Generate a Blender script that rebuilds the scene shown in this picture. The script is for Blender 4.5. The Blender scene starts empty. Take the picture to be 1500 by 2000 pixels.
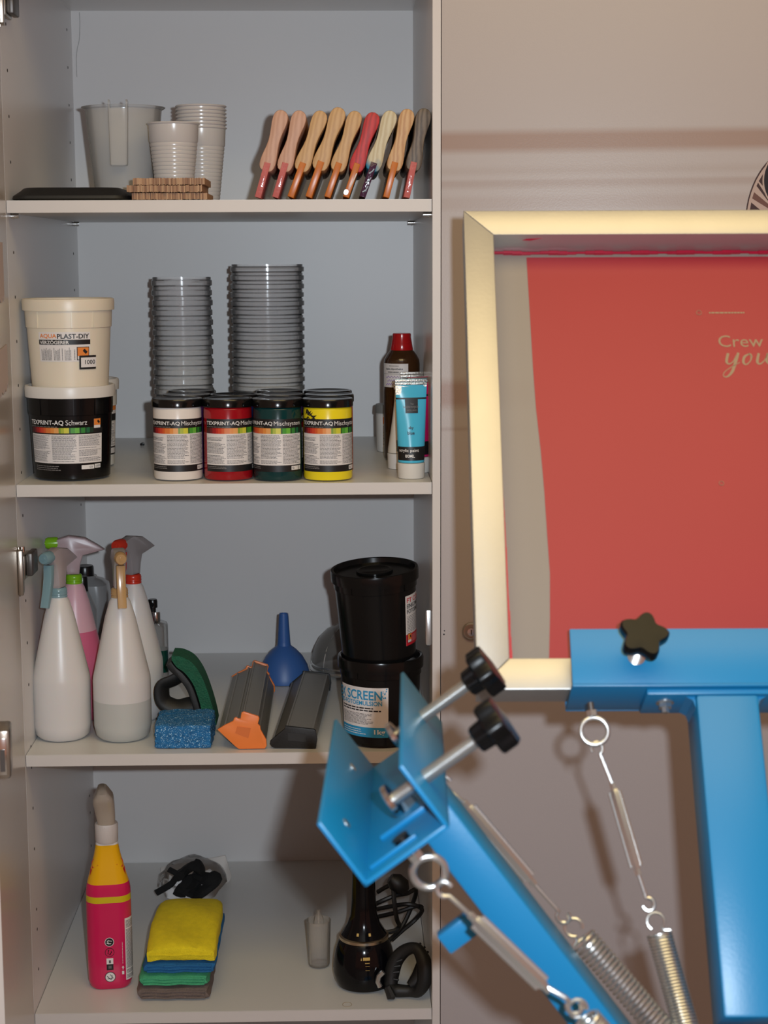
import bpy, bmesh, math, random
from mathutils import Vector, Matrix, noise
random.seed(7)
V = Vector
PI = math.pi
scene = bpy.context.scene
COL = scene.collection

# ------------------------------------------------------------------ camera
CZ = 1.55                      # camera height above the floor
FPX = 3362.5                   # focal length in pixels of a 1500 x 2000 frame
TILT, YAW, ROLL = 0.1462, 0.0240, -0.0039
CAM = V((0, 0, CZ))
FW = V((math.sin(YAW) * math.cos(TILT), math.cos(YAW) * math.cos(TILT), -math.sin(TILT)))
_r = V((math.cos(YAW), -math.sin(YAW), 0))
_u = _r.cross(FW)
RT = _r * math.cos(ROLL) + _u * math.sin(ROLL)
UP = _u * math.cos(ROLL) - _r * math.sin(ROLL)
cd = bpy.data.cameras.new('camera')
cam = bpy.data.objects.new('camera', cd)
COL.objects.link(cam)
cam.matrix_world = Matrix(((RT.x, UP.x, -FW.x, CAM.x), (RT.y, UP.y, -FW.y, CAM.y), (RT.z, UP.z, -FW.z, CAM.z), (0, 0, 0, 1)))
cd.sensor_fit = 'HORIZONTAL'
cd.sensor_width = 36.0
cd.lens = FPX / 1500 * 36
cd.clip_start = 0.05
cd.dof.use_dof = True
cd.dof.focus_distance = 2.50
cd.dof.aperture_fstop = 14.0
scene.camera = cam

# ------------------------------------------------------------------ light and exposure
scene.view_settings.view_transform = 'Standard'
scene.view_settings.look = 'None'
scene.view_settings.gamma = 1.0
scene.view_settings.use_curve_mapping = False
scene.view_settings.exposure = 0.0
scene.cycles.transparent_max_bounces = 48
scene.cycles.max_bounces = 8
scene.cycles.caustics_reflective = False
scene.cycles.caustics_refractive = False

world = bpy.data.worlds.new('room_ambience')
scene.world = world
world.use_nodes = True
world.node_tree.nodes['Background'].inputs[0].default_value = (1.0, 0.43, 0.27, 1)
world.node_tree.nodes['Background'].inputs[1].default_value = 0.33

fl = bpy.data.lights.new('camera_flash', 'POINT')     # the flash on the camera, to the right of and above the lens
fl.energy = 93
fl.color = (0.79, 0.89, 0.98)
fl.shadow_soft_size = 0.012
flo = bpy.data.objects.new('camera_flash', fl)
COL.objects.link(flo)
flo.location = CAM + RT * 0.056 + UP * 0.034 + FW * 0.02

LAMP = V((0.30, 0.98, 2.66))
la = bpy.data.lights.new('ceiling_lamp_light', 'AREA')
la.shape = 'RECTANGLE'
la.size, la.size_y = 1.7, 0.9
la.energy = 12
la.color = (1.0, 0.77, 0.35)
lao = bpy.data.objects.new('ceiling_lamp_light', la)
COL.objects.link(lao)
lao.location = LAMP - V((0, 0, 0.065))


# ------------------------------------------------------------------ picture helpers: a pixel becomes a point of the room
def ray(px, py):
    return FW * FPX + RT * (px - 750) + UP * (1000 - py)


def at_y(px, py, y):
    d = ray(px, py)
    return CAM + d * (y / d.y)


def at_z(px, py, z):
    d = ray(px, py)
    return CAM + d * ((z - CZ) / d.z)


def on_plane(px, py, p0, n):
    d = ray(px, py)
    return CAM + d * ((p0 - CAM).dot(n) / d.dot(n))


def ground_x(px, y, z):                                  # x of a point standing at depth y on height z that shows at picture column px
    py = 1000.0
    for _ in range(6):
        p_ = at_y(px, py, y)
        d = V((p_.x, y, z)) - CAM
        py = 1000 - FPX * d.dot(UP) / d.dot(FW)
    return p_.x


def mpp(p):                                              # metres per pixel at a point
    return (p - CAM).dot(FW) / FPX


# ------------------------------------------------------------------ materials
def c(r, g, b):
    def k(x):
        x /= 255
        return x / 12.92 if x <= .04045 else ((x + .055) / 1.055) ** 2.4
    return (k(r), k(g), k(b), 1)


MATS = {}


def mat(name, col, rough=.5, metal=0, spec=.5, coat=0, var=0, vscale=20, bump=0, bscale=200, sss=0, stretch=None, alpha=None, emit=None):
    if name in MATS:
        return MATS[name]
    m = bpy.data.materials.new(name)
    m.use_nodes = True
    nt = m.node_tree
    b = nt.nodes['Principled BSDF']
    b.inputs['Base Color'].default_value = col
    b.inputs['Roughness'].default_value = rough
    b.inputs['Metallic'].default_value = metal
    b.inputs['Specular IOR Level'].default_value = spec
    b.inputs['Coat Weight'].default_value = coat
    b.inputs['Coat Roughness'].default_value = .08
    if sss:
        b.inputs['Subsurface Weight'].default_value = sss
        b.inputs['Subsurface Scale'].default_value = .01
    if emit:
        b.inputs['Emission Color'].default_value = col
        b.inputs['Emission Strength'].default_value = emit
    tc = None
    if var or bump:
        tc = nt.nodes.new('ShaderNodeTexCoord')
        mp = nt.nodes.new('ShaderNodeMapping')
        nt.links.new(tc.outputs['Object'], mp.inputs['Vector'])
        if stretch:
            mp.inputs['Scale'].default_value = stretch
    if var:
        nz = nt.nodes.new('ShaderNodeTexNoise')
        nz.inputs['Scale'].default_value = vscale
        nz.inputs['Detail'].default_value = 5
        nt.links.new(mp.outputs[0], nz.inputs['Vector'])
        mx = nt.nodes.new('ShaderNodeMix')
        mx.data_type = 'RGBA'
        mx.inputs['A'].default_value = tuple(x * (1 - var) for x in col[:3]) + (1,)
        mx.inputs['B'].default_value = tuple(min(1, x * (1 + var)) for x in col[:3]) + (1,)
        nt.links.new(nz.outputs['Fac'], mx.inputs['Factor'])
        nt.links.new(mx.outputs['Result'], b.inputs['Base Color'])
    if bump:
        n2 = nt.nodes.new('ShaderNodeTexNoise')
        n2.inputs['Scale'].default_value = bscale
        n2.inputs['Detail'].default_value = 3
        nt.links.new(mp.outputs[0], n2.inputs['Vector'])
        bp = nt.nodes.new('ShaderNodeBump')
        bp.inputs['Strength'].default_value = bump
        bp.inputs['Distance'].default_value = .002
        nt.links.new(n2.outputs['Fac'], bp.inputs['Height'])
        nt.links.new(bp.outputs[0], b.inputs['Normal'])
    if alpha is not None:
        b.inputs['Alpha'].default_value = alpha
    MATS[name] = m
    return m


def clear(name, col, opaque, rough=.15, edge=.45):                 # thin clear plastic: part see-through, part glossy
    if name in MATS:
        return MATS[name]
    m = mat(name, col, rough, spec=.6)
    nt = m.node_tree
    b = nt.nodes['Principled BSDF']
    out = nt.nodes['Material Output']
    tr = nt.nodes.new('ShaderNodeBsdfTransparent')
    mx = nt.nodes.new('ShaderNodeMixShader')
    lw = nt.nodes.new('ShaderNodeLayerWeight')
    lw.inputs['Blend'].default_value = .25
    ma = nt.nodes.new('ShaderNodeMath')
    ma.operation = 'MULTIPLY_ADD'
    ma.inputs[1].default_value = edge
    ma.inputs[2].default_value = opaque
    ma.use_clamp = True
    nt.links.new(lw.outputs['Facing'], ma.inputs[0])
    nt.links.new(ma.outputs[0], mx.inputs[0])
    nt.links.new(tr.outputs[0], mx.inputs[1])
    nt.links.new(b.outputs[0], mx.inputs[2])
    gl = nt.nodes.new('ShaderNodeBsdfGlossy')
    gl.inputs['Roughness'].default_value = rough
    fr_ = nt.nodes.new('ShaderNodeFresnel')
    fr_.inputs['IOR'].default_value = 1.17
    m2 = nt.nodes.new('ShaderNodeMixShader')
    nt.links.new(fr_.outputs[0], m2.inputs[0])
    nt.links.new(mx.outputs[0], m2.inputs[1])
    nt.links.new(gl.outputs[0], m2.inputs[2])
    nt.links.new(m2.outputs[0], out.inputs['Surface'])
    return m


def wood(name, col, dark, stain=None):
    if name in MATS:
        return MATS[name]
    m = mat(name, col, .5)
    nt = m.node_tree
    b = nt.nodes['Principled BSDF']
    tc = nt.nodes.new('ShaderNodeTexCoord')
    mp = nt.nodes.new('ShaderNodeMapping')
    mp.inputs['Rotation'].default_value = (0, .35, 0)
    mp.inputs['Scale'].default_value = (1, .1, .45)
    nt.links.new(tc.outputs['Object'], mp.inputs['Vector'])
    wv = nt.nodes.new('ShaderNodeTexWave')
    wv.inputs['Scale'].default_value = 55
    wv.inputs['Distortion'].default_value = 5
    wv.inputs['Detail'].default_value = 4
    wv.inputs['Detail Scale'].default_value = 1.5
    nt.links.new(mp.outputs[0], wv.inputs['Vector'])
    mx = nt.nodes.new('ShaderNodeMix')
    mx.data_type = 'RGBA'
    mx.inputs['A'].default_value = col
    mx.inputs['B'].default_value = dark
    nt.links.new(wv.outputs['Fac'], mx.inputs['Factor'])
    last = mx
    if stain:                                            # dried paint of its own shape on the wood
        scol, lo, hi, axis = stain
        sp = nt.nodes.new('ShaderNodeSeparateXYZ')
        nt.links.new(tc.outputs['Object'], sp.inputs[0])
        nz = nt.nodes.new('ShaderNodeTexNoise')
        nz.inputs['Scale'].default_value = 60
        nt.links.new(tc.outputs['Object'], nz.inputs['Vector'])
        ad = nt.nodes.new('ShaderNodeMath')
        ad.operation = 'MULTIPLY_ADD'
        ad.inputs[1].default_value = .03
        nt.links.new(nz.outputs['Fac'], ad.inputs[0])
        nt.links.new(sp.outputs[axis], ad.inputs[2])
        mr = nt.nodes.new('ShaderNodeMapRange')
        mr.inputs['From Min'].default_value = lo
        mr.inputs['From Max'].default_value = hi
        nt.links.new(ad.outputs[0], mr.inputs['Value'])
        m2 = nt.nodes.new('ShaderNodeMix')
        m2.data_type = 'RGBA'
        nt.links.new(mr.outputs[0], m2.inputs['Factor'])
        nt.links.new(mx.outputs['Result'], m2.inputs['A'])
        m2.inputs['B'].default_value = scol
        last = m2
    nt.links.new(last.outputs['Result'], b.inputs['Base Color'])
    return m


M_WHITE = mat('white_melamine', c(222, 220, 219), .30, var=.02, vscale=3, bump=.03, bscale=900)
M_BACK = mat('white_back_panel', c(218, 215, 213), .38, var=.02, vscale=2)
M_SHELF = mat('white_shelf_board', c(214, 212, 208), .35, var=.03, vscale=6, bump=.03, bscale=900)
M_EDGE = mat('cream_edge_band', c(206, 199, 194), .45, var=.03, vscale=25)
M_HOLE = mat('dark_drill_hole', c(30, 26, 24), .8)
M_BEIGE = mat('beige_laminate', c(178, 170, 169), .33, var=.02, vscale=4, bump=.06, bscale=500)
M_CHROME = mat('chrome', (.75, .74, .72, 1), .16, 1)
M_STEEL = mat('zinc_plated_steel', (.62, .63, .62, 1), .28, .9, bump=.05, bscale=800)
M_NICKEL = mat('old_nickel', (.42, .37, .31, 1), .3, 1)
M_DKMETAL = mat('dark_metal', (.10, .09, .085, 1), .4, .6)
M_BLACK = mat('black_plastic', c(16, 16, 17), .28, var=.2, vscale=30)
M_BLACKM = mat('matt_black_plastic', c(20, 20, 20), .55, bump=.1, bscale=500)
M_RUBBER = mat('black_rubber', c(14, 13, 13), .5)
M_PAPER = mat('white_label_paper', c(222, 216, 214), .5)
M_HAIR = mat('dark_hair', c(60, 58, 58), .8)
M_INK = mat('black_print', c(22, 21, 23), .45)
M_GREYINK = mat('grey_print', c(120, 116, 115), .5)
M_DKGREY = mat('dark_grey_print', c(96, 93, 93), .5)
M_WPRINT = mat('white_print', c(225, 222, 220), .45)
M_ORANGEP = mat('hazard_orange', c(226, 130, 52), .5)
M_BLUE = mat('blue_painted_steel', c(20, 120, 172), .36, spec=.45, bump=.04, bscale=350)
M_ALU = mat('brushed_aluminium', (.46, .45, .43, 1), .40, .75, var=.05, vscale=30, bump=.05, bscale=260)
M_CREAM = mat('cream_plastic', c(226, 214, 194), .35, var=.02, vscale=20, sss=.1)
M_LIDW = mat('white_plastic_lid', c(218, 213, 207), .35)
M_CUP = mat('white_cup_plastic', c(204, 198, 196), .22, sss=.05)


# ------------------------------------------------------------------ mesh builder
_txt = {}


def text_geo(s, bold):
    key = (s, bold)
    if key not in _txt:
        cu = bpy.data.curves.new('t', 'FONT')
        cu.body = s
        cu.size = 1
        cu.resolution_u = 3
        cu.offset = bold
        ob = bpy.data.objects.new('t', cu)
        me = bpy.data.meshes.new_from_object(ob)
        vs = [(v.co.x, v.co.y) for v in me.vertices]
        fs = [list(p.vertices) for p in me.polygons]
        bpy.data.objects.remove(ob)
        bpy.data.curves.remove(cu)
        bpy.data.meshes.remove(me)
        _txt[key] = (vs, fs)
    return _txt[key]


class MB:
    def __init__(s):
        s.v, s.f, s.mi, s.mats = [], [], [], []

    def add(s, vs, fs, m, xf=None):
        o = len(s.v)
        s.v += [tuple(xf @ V(p)) if xf else tuple(p) for p in vs]
        if m not in s.mats:
            s.mats.append(m)
        k = s.mats.index(m)
        for f in fs:
            s.f.append([i + o for i in f])
            s.mi.append(k)
        return s

    def lathe(s, prof, m, seg=48, xf=None, sx=1, sy=1, closed=False):
        vs, fs, rows = [], [], []
        for r, z in prof:
            if r < 1e-6:
                rows.append([len(vs)])
                vs.append((0, 0, z))
            else:
                rows.append(list(range(len(vs), len(vs) + seg)))
                for i in range(seg):
                    a = 2 * PI * i / seg
                    vs.append((r * math.sin(a) * sx, -r * math.cos(a) * sy, z))
        prs = list(zip(rows, rows[1:]))
        if closed:
            prs.append((rows[-1], rows[0]))
        for A, B in prs:
            for i in range(seg):
                j = (i + 1) % seg
                if len(A) == 1 and len(B) == 1:
                    continue
                if len(A) == 1:
                    fs.append([A[0], B[j], B[i]])
                elif len(B) == 1:
                    fs.append([A[i], A[j], B[0]])
                else:
                    fs.append([A[i], A[j], B[j], B[i]])
        return s.add(vs, fs, m, xf)

    def box(s, x0, x1, y0, y1, z0, z1, m, bev=0, seg=2, xf=None):
        bm = bmesh.new()
        bmesh.ops.create_cube(bm, size=1)
        for v in bm.verts:
            v.co = V(((x0 + x1) / 2 + v.co.x * (x1 - x0), (y0 + y1) / 2 + v.co.y * (y1 - y0), (z0 + z1) / 2 + v.co.z * (z1 - z0)))
        if bev:
            bmesh.ops.bevel(bm, geom=list(bm.edges), offset=bev, segments=seg, affect='EDGES', profile=.5)
        bm.verts.index_update()
        vs = [v.co.copy() for v in bm.verts]
        fs = [[v.index for v in f.verts] for f in bm.faces]
        bm.free()
        return s.add(vs, fs, m, xf)

    def prism(s, pts, h0, h1, m, xf=None, cap=None, bev=0):
        # outline in x,z extruded along y from h0 (front) to h1
        n = len(pts)
        bm = bmesh.new()
        A = [bm.verts.new((p[0], h0, p[1])) for p in pts]
        B = [bm.verts.new((p[0], h1, p[1])) for p in pts]
        fa = bm.faces.new(A)
        fb = bm.faces.new(B[::-1])
        for i in range(n):
            j = (i + 1) % n
            bm.faces.new([A[i], B[i], B[j], A[j]])
        bmesh.ops.recalc_face_normals(bm, faces=list(bm.faces))
        if bev:
            eds = [e for e in bm.edges if abs(e.verts[0].co.y - e.verts[1].co.y) < 1e-7]
            bmesh.ops.bevel(bm, geom=eds, offset=bev, segments=2, affect='EDGES', profile=.5)
        bm.verts.index_update()
        vs = [v.co.copy() for v in bm.verts]
        fs = [[v.index for v in f.verts] for f in bm.faces]
        bm.free()
        return s.add(vs, fs, m, xf)

    def loft(s, rings, m, cap0=True, cap1=True, xf=None):
        n = len(rings[0])
        vs = [p for r in rings for p in r]
        fs = []
        for k in range(len(rings) - 1):
            for i in range(n):
                j = (i + 1) % n
                fs.append([k * n + i, k * n + j, (k + 1) * n + j, (k + 1) * n + i])
        if cap0:
            fs.append(list(range(n))[::-1])
        if cap1:
            fs.append([(len(rings) - 1) * n + i for i in range(n)])
        return s.add(vs, fs, m, xf)

    def tube(s, pts, r, m, seg=10, closed=False, xf=None, flat=1.0):
        pts = [V(p) for p in pts]
        n = len(pts)
        rs = r if isinstance(r, (list, tuple)) else [r] * n
        rings = []
        nrm = None
        for i in range(n):
            if closed:
                t = pts[(i + 1) % n] - pts[i - 1]
            else:
                t = pts[min(i + 1, n - 1)] - pts[max(i - 1, 0)]
            t.normalize()
            if nrm is None:
                nrm = t.orthogonal().normalized()
            nrm = (nrm - t * nrm.dot(t)).normalized()
            b = t.cross(nrm)
            rings.append([pts[i] + (nrm * math.cos(2 * PI * k / seg) + b * math.sin(2 * PI * k / seg) * flat) * rs[i] for k in range(seg)])
        if closed:
            rings.append(rings[0])
            return s.loft(rings, m, False, False, xf)
        return s.loft(rings, m, True, True, xf)

    def cyl(s, p0, p1, r, m, seg=20, r1=None, xf=None):
        return s.tube([p0, p1], [r, r if r1 is None else r1], m, seg, xf=xf)

    def rect(s, u0, u1, v0, v1, m, fn, e=0, nu=1, nv=1):
        vs = [fn(u0 + (u1 - u0) * i / nu, v0 + (v1 - v0) * j / nv, e) for j in range(nv + 1) for i in range(nu + 1)]
        fs = [[j * (nu + 1) + i, j * (nu + 1) + i + 1, (j + 1) * (nu + 1) + i + 1, (j + 1) * (nu + 1) + i] for j in range(nv) for i in range(nu)]
        return s.add(vs, fs, m)

    def poly(s, pts, m, fn, e=0):
        return s.add([fn(u, v, e) for u, v in pts], [list(range(len(pts)))], m)

    def text(s, t, u0, u1, v0, v1, m, fn, e=.0008, bold=0):
        vs, fs = text_geo(t, bold)
        xs = [p[0] for p in vs]
        ys = [p[1] for p in vs]
        a, b, cc, d = min(xs), max(xs), min(ys), max(ys)
        return s.add([fn(u0 + (x - a) / (b - a) * (u1 - u0), v0 + (y - cc) / (d - cc) * (v1 - v0), e) for x, y in vs], fs, m)

    def micro(s, u0, u1, v0, v1, rows, m, fn, e=.0006, fill=.5, vert=False):
        for k in range(rows):
            if random.random() < .07:
                continue
            if vert:
                a0 = u0 + (u1 - u0) * (k + .5 - fill / 2) / rows
                a1 = a0 + (u1 - u0) / rows * fill
                t, t1 = v0, v1
            else:
                a0 = v0 + (v1 - v0) * (k + .5 - fill / 2) / rows
                a1 = a0 + (v1 - v0) / rows * fill
                t, t1 = u0, u1
            L = t1 - t
            t1 -= L * random.uniform(0, .25)
            while t < t1:
                w = L * random.uniform(.03, .13)
                b = min(t + w, t1)
                if vert:
                    s.rect(a0, a1, t, b, m, fn, e, 1, 1)
                else:
                    s.rect(t, b, a0, a1, m, fn, e, 2, 1)
                t = b + L * .016
        return s

    def build(s, name, parent=None, loc=None, rot=None, sharp=38, recalc=True):
        me = bpy.data.meshes.new(name)
        me.from_pydata(s.v, [], s.f)
        for m in s.mats:
            me.materials.append(m)
        me.polygons.foreach_set('material_index', s.mi)
        if recalc:
            bm = bmesh.new()
            bm.from_mesh(me)
            bmesh.ops.recalc_face_normals(bm, faces=list(bm.faces))
            bm.to_mesh(me)
            bm.free()
        me.polygons.foreach_set('use_smooth', [True] * len(me.polygons))
        me.set_sharp_from_angle(angle=math.radians(sharp))
        me.update()
        o = bpy.data.objects.new(name, me)
        COL.objects.link(o)
        if parent:
            o.parent = parent
        if loc is not None:
            o.location = loc
        if rot is not None:
            o.rotation_euler = rot
        return o


def tag(o, label=None, cat=None, group=None, kind=None):
    if label:
        o['label'] = label
    if cat:
        o['category'] = cat
    if group:
        o['group'] = group
    if kind:
        o['kind'] = kind
    return o


def thing(name, label, cat, loc=(0, 0, 0), rot=None, group=None):
    o = bpy.data.objects.new(name, None)
    o.empty_display_size = .05
    COL.objects.link(o)
    o.location = loc
    if rot is not None:
        o.rotation_euler = rot
    return tag(o, label, cat, group)


def dup(o, parent=None, loc=None, rot=None, label=None, group=None):
    n = o.copy()
    COL.objects.link(n)
    if parent:
        n.parent = parent
    if loc is not None:
        n.location = loc
    if rot is not None:
        n.rotation_euler = rot
    if label:
        n['label'] = label
    if group:
        n['group'] = group
    for ch in list(o.children):
        dup(ch, n)
    return n


def recolour(o, m):
    o.material_slots[0].link = 'OBJECT'
    o.material_slots[0].material = m


def child(o, nm):
    return [x for x in o.children if x.name.split('.')[0] == nm][0]


def cone(r0, r1, h, a0=0.0):                             # wraps u,v round a tapering bucket wall
    rm = (r0 + r1) / 2

    def fn(u, v, e):
        a = a0 + u / rm
        r = r0 + (r1 - r0) * v / h + e
        return V((r * math.sin(a), -r * math.cos(a), v))
    return fn


def flat(p0, u, v, n):
    p0, u, v, n = V(p0), V(u), V(v), V(n)
    return lambda a, b, e: p0 + u * a + v * b + n * e


def rr(w, d, r, n=5, cx=0, cy=0):                        # rounded rectangle outline
    out = []
    for sx, sy, a0 in ((1, 1, 0), (-1, 1, 90), (-1, -1, 180), (1, -1, 270)):
        for k in range(n + 1):
            a = math.radians(a0 + 90 * k / n)
            out.append((cx + sx * (w / 2 - r) + r * math.cos(a), cy + sy * (d / 2 - r) + r * math.sin(a)))
    return out


def smooth_path(pts, k=6, closed=False):                 # Catmull-Rom through the given points
    pts = [V(p) for p in pts]
    n = len(pts)
    out = []
    rng = range(n if closed else n - 1)
    for i in rng:
        if closed:
            p0, p1, p2, p3 = pts[i - 1], pts[i], pts[(i + 1) % n], pts[(i + 2) % n]
        else:
            p0, p1, p2, p3 = pts[max(i - 1, 0)], pts[i], pts[i + 1], pts[min(i + 2, n - 1)]
        for j in range(k):
            t = j / k
            out.append(.5 * ((2 * p1) + (p2 - p0) * t + (2 * p0 - 5 * p1 + 4 * p2 - p3) * t * t + (3 * p1 - p0 - 3 * p2 + p3) * t ** 3))
    if not closed:
        out.append(pts[-1])
    return out


# ------------------------------------------------------------------ the room
XL, XR = -0.4432, 0.1218          # inner faces of the cabinet's side panels
YF, YB = 2.3259, 2.9439           # shelf fronts and back panel
Z1, Z2, Z3, Z4, ZT = CZ + .078, CZ - .3021, CZ - .6803, CZ - 1.0596, CZ + .4063
TH = .0162
PT = .0108                        # right side panel
M_FLOOR = mat('grey_floor', c(128, 118, 108), .5, var=.15, vscale=8)
M_WALL = mat('painted_wall', c(200, 192, 180), .7, var=.03, vscale=5)
tag(MB().box(-2.6, 2.8, -2.2, 3.1, -.05, 0, M_FLOOR).build('floor'), kind='structure')
tag(MB().box(-2.6, 2.8, 3.0, 3.1, 0.0, 2.74, M_WALL).build('wall_back'), kind='structure')
tag(MB().box(-2.6, 2.8, -2.2, 3.1, 2.74, 2.8, M_WALL).build('ceiling'), kind='structure')

t = thing('ceiling_lamp', 'long warm white ceiling lamp above the printing press', 'lamp', LAMP)
MB().box(-.90, .90, -.50, .50, 0, .078, mat('lamp_housing', c(220, 216, 205), .5), .01).build('housing', t)
MB().box(-.86, .86, -.46, .46, -.03, -.002, mat('lamp_diffuser', (1, .72, .36, 1), .5, emit=.35), .01).build('diffuser', t)

# ------------------------------------------------------------------ the open cabinet
ZC0, ZC1 = .03, ZT + TH
cab = thing('storage_cabinet', 'tall open white cabinet with four loaded shelves and its door swung to the left', 'cabinet', (XL, YF, 0))


def cpart(mb, name, **k):
    o = mb.build(name, cab, **k)
    o.location = V(o.location) - V((XL, YF, 0))
    return o


side = MB()
side.box(XR, XR + PT, YF - .004, YB + .02, ZC0, ZC1, M_WHITE)
side.box(XR, XR + PT, YF - .0052, YF - .0041, ZC0, ZC1, M_EDGE)
cpart(side, 'side_panel')
side = MB()
side.box(XL - .016, XL, YF - .002, YB + .02, ZC0, ZC1, M_WHITE)
for zz in [.03 * k + .06 for k in range(64)]:
    for yy in (YF + .042, YB - .05):
        if zz < ZC1 - .03 and int(zz / .03) % 2 == 0:
            side.lathe([(0, .0004), (.0022, .0004), (.0022, 0)], M_HOLE, 10, Matrix.Translation((XL, yy, zz)) @ Matrix.Rotation(PI / 2, 4, 'Y'))
cpart(side, 'side_panel')
cpart(MB().box(XL, XR, YB, YB + .008, ZC0, ZC1, M_BACK), 'back_panel')
cpart(MB().box(XL, XR, YF, YB, ZT, ZC1, M_WHITE), 'top_panel')
for zz in (Z1, Z2, Z3, Z4, .12):
    b = MB()
    b.box(XL + .0008, XR - .0008, YF + .0012, YB - .001, zz - TH, zz, M_SHELF)
    b.box(XL + .0008, XR - .0008, YF, YF + .0011, zz - TH, zz - .0003, M_EDGE)
    cpart(b, 'shelf')
for px, py, sgn in ((14, 421, 1), (147, 436, 1), (830, 414, -1), (811, 432, -1)):
    near = px in (14, 830)
    yy = YF + .03 if near else YB - .05
    x0 = XL if sgn > 0 else XR
    b = MB().cyl((x0, yy, Z1 - TH - .0035), (x0 + sgn * .011, yy, Z1 - TH - .0035), .0034, M_CHROME, 14)
    b.cyl((x0 + sgn * .003, yy, Z1 - TH - .0035), (x0 + sgn * .0045, yy, Z1 - TH - .0035), .0044, M_CHROME, 14)
    tag(cpart(b, 'shelf_pin'), 'chrome pin under the top shelf')

b = MB().tube(smooth_path([at_y(x, y, YB - .0005) for x, y in ((155, 24), (156, 45), (155, 75), (151, 95), (149, 115), (150, 150))], 5), .00025, M_HAIR, 5)
cpart(b, 'fine_thread')

# lock strike on the right-hand panel
b = MB()
p = at_y(838, 1226, YF + .004)
b.prism(rr(.0085, .050, .003), YF + .003, YF + .009, M_STEEL, Matrix.Translation((XR - .0046, 0, p.z)), bev=.001)
tag(cpart(b, 'strike_plate'), 'worn metal strike plate on the front of the right side panel')

# open door with hinges and lock
door_free = at_y(10, 1995, 1.765)
hx, hy = XL + .0004, YF - .0045
dirv = V((door_free.x - hx, door_free.y - hy, 0)).normalized()
nrm_in = V((-dirv.y, dirv.x, 0))
if nrm_in.x < 0:
    nrm_in = -nrm_in
DW = (V((door_free.x, door_free.y, 0)) - V((hx, hy, 0))).length
dxf = Matrix(((dirv.x, nrm_in.x, 0, hx), (dirv.y, nrm_in.y, 0, hy), (0, 0, 1, 0), (0, 0, 0, 1)))   # u along the door, v towards the room side
M_DOOR = mat('white_door_laminate', c(206, 200, 192), .22, var=.02, vscale=3, bump=.02, bscale=600)
b = MB().box(.002, DW, -.017, 0, .05, ZC1, M_DOOR, xf=dxf)
b.box(DW, DW + .0012, -.017, 0, .05, ZC1, M_EDGE, xf=dxf)
door = cpart(b, 'door')


def dpart(mb, name):
    return mb.build(name, door)


for pz in (at_y(45, 1112, YF).z, at_y(8, 5, YF).z):
    h = MB()
    h.box(.012, .016, .0005, .003, pz - .034, pz + .034, M_NICKEL, .0008, xf=dxf)
    h.box(.002, .03, .0005, .0075, pz - .030, pz + .031, M_NICKEL, .001, xf=dxf)
    h.cyl(dxf @ V((.006, .006, pz + .026)), dxf @ V((.006, .006, pz + .033)), .004, M_CHROME, 12)
    h.cyl(dxf @ V((.012, .003, pz - .022)), dxf @ V((.012, .006, pz - .022)), .003, M_CHROME, 10)
    h.box(XL + .0008, XL + .0075, YF + .004, YF + .05, pz - .016, pz + .018, M_NICKEL, .002)
    h.box(XL + .0076, XL + .0165, YF + .012, YF + .055, pz - .012, pz + .02, M_DKMETAL, .002)
    h.box(XL + .0, XL + .006, YF - .012, YF + .02, pz - .008, pz + .010, M_NICKEL, .001)
    tag(dpart(h, 'hinge'), 'nickel cabinet hinge')
pz = at_y(8, 1458, 1.80).z
lk = MB()
lk.box(DW - .045, DW - .003, .0005, .0155, pz - .027, pz + .026, mat('bronzed_lock_case', (.42, .36, .30, 1), .28, .9), .003, xf=dxf)
lk.box(DW - .0031, DW - .001, .003, .012, pz - .022, pz + .018, M_CHROME, .0005, xf=dxf)
lk.box(DW - .001, DW - .0002, .005, .010, pz - .018, pz + .006, M_DKMETAL, xf=dxf)
tag(dpart(lk, 'lock_case'), 'metal rim lock on the free edge of the door')

# paper notes taped to the inside of the door
for u0, z0, z1, w, lab in ((.10, 690, 778, .19, 'torn pale paper note taped to the open door beside the stacked buckets'),
                           (.12, 470, 590, .2, 'paper sheet taped higher on the open door, above the torn note')):
    za, zb = at_y(0, z1, 2.0).z, at_y(0, z0, 2.0).z
    b = MB()
    n = 14
    ring = []
    pts = [(u0, zb), (u0 + w, zb)] + [(u0 + w - w * k / n, za + random.uniform(-.006, .006)) for k in range(n + 1)]
    b.prism(pts, .0006, .0012, mat('note_paper', c(206, 190, 184), .6))
    o = b.build('paper_note')
    for v in o.data.vertices:
        v.co = dxf @ V((v.co.x, v.co.y, v.co.z))
    tag(o, lab, 'paper note')

# ------------------------------------------------------------------ the closed beige cabinet on the right
NX = XR + PT + .0010
nb = thing('wardrobe_cabinet', 'closed beige cabinet with a round door lock behind the press', 'cabinet', (NX, YF, 0))
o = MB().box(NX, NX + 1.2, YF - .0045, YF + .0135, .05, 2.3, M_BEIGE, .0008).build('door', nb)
o.location = -V((NX, YF, 0))
nd = o
o = MB().box(NX, NX + 1.2, YF + .0145, YB + .02, .03, 2.3, M_WALL).build('carcass', nb)
o.location = -V((NX, YF, 0))
p = at_y(920, 1233, YF - .0045)
lk = MB()
lk.lathe([(.0125, 0), (.0125, .002), (.0105, .004), (.0085, .0042), (.0085, .003), (0, .003)], M_NICKEL, 32, Matrix.Translation(p) @ Matrix.Rotation(PI / 2, 4, 'X'))
lk.lathe([(.0055, .003), (.0055, .006), (0, .0062)], M_CHROME, 24, Matrix.Translation(p) @ Matrix.Rotation(PI / 2, 4, 'X'))
lk.box(p.x - .0008, p.x + .0008, p.y - .0068, p.y - .006, p.z - .003, p.z + .003, M_DKMETAL)
o = lk.build('lock_cylinder', nd)
tag(o, 'round nickel lock cylinder')
b = MB()
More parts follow.
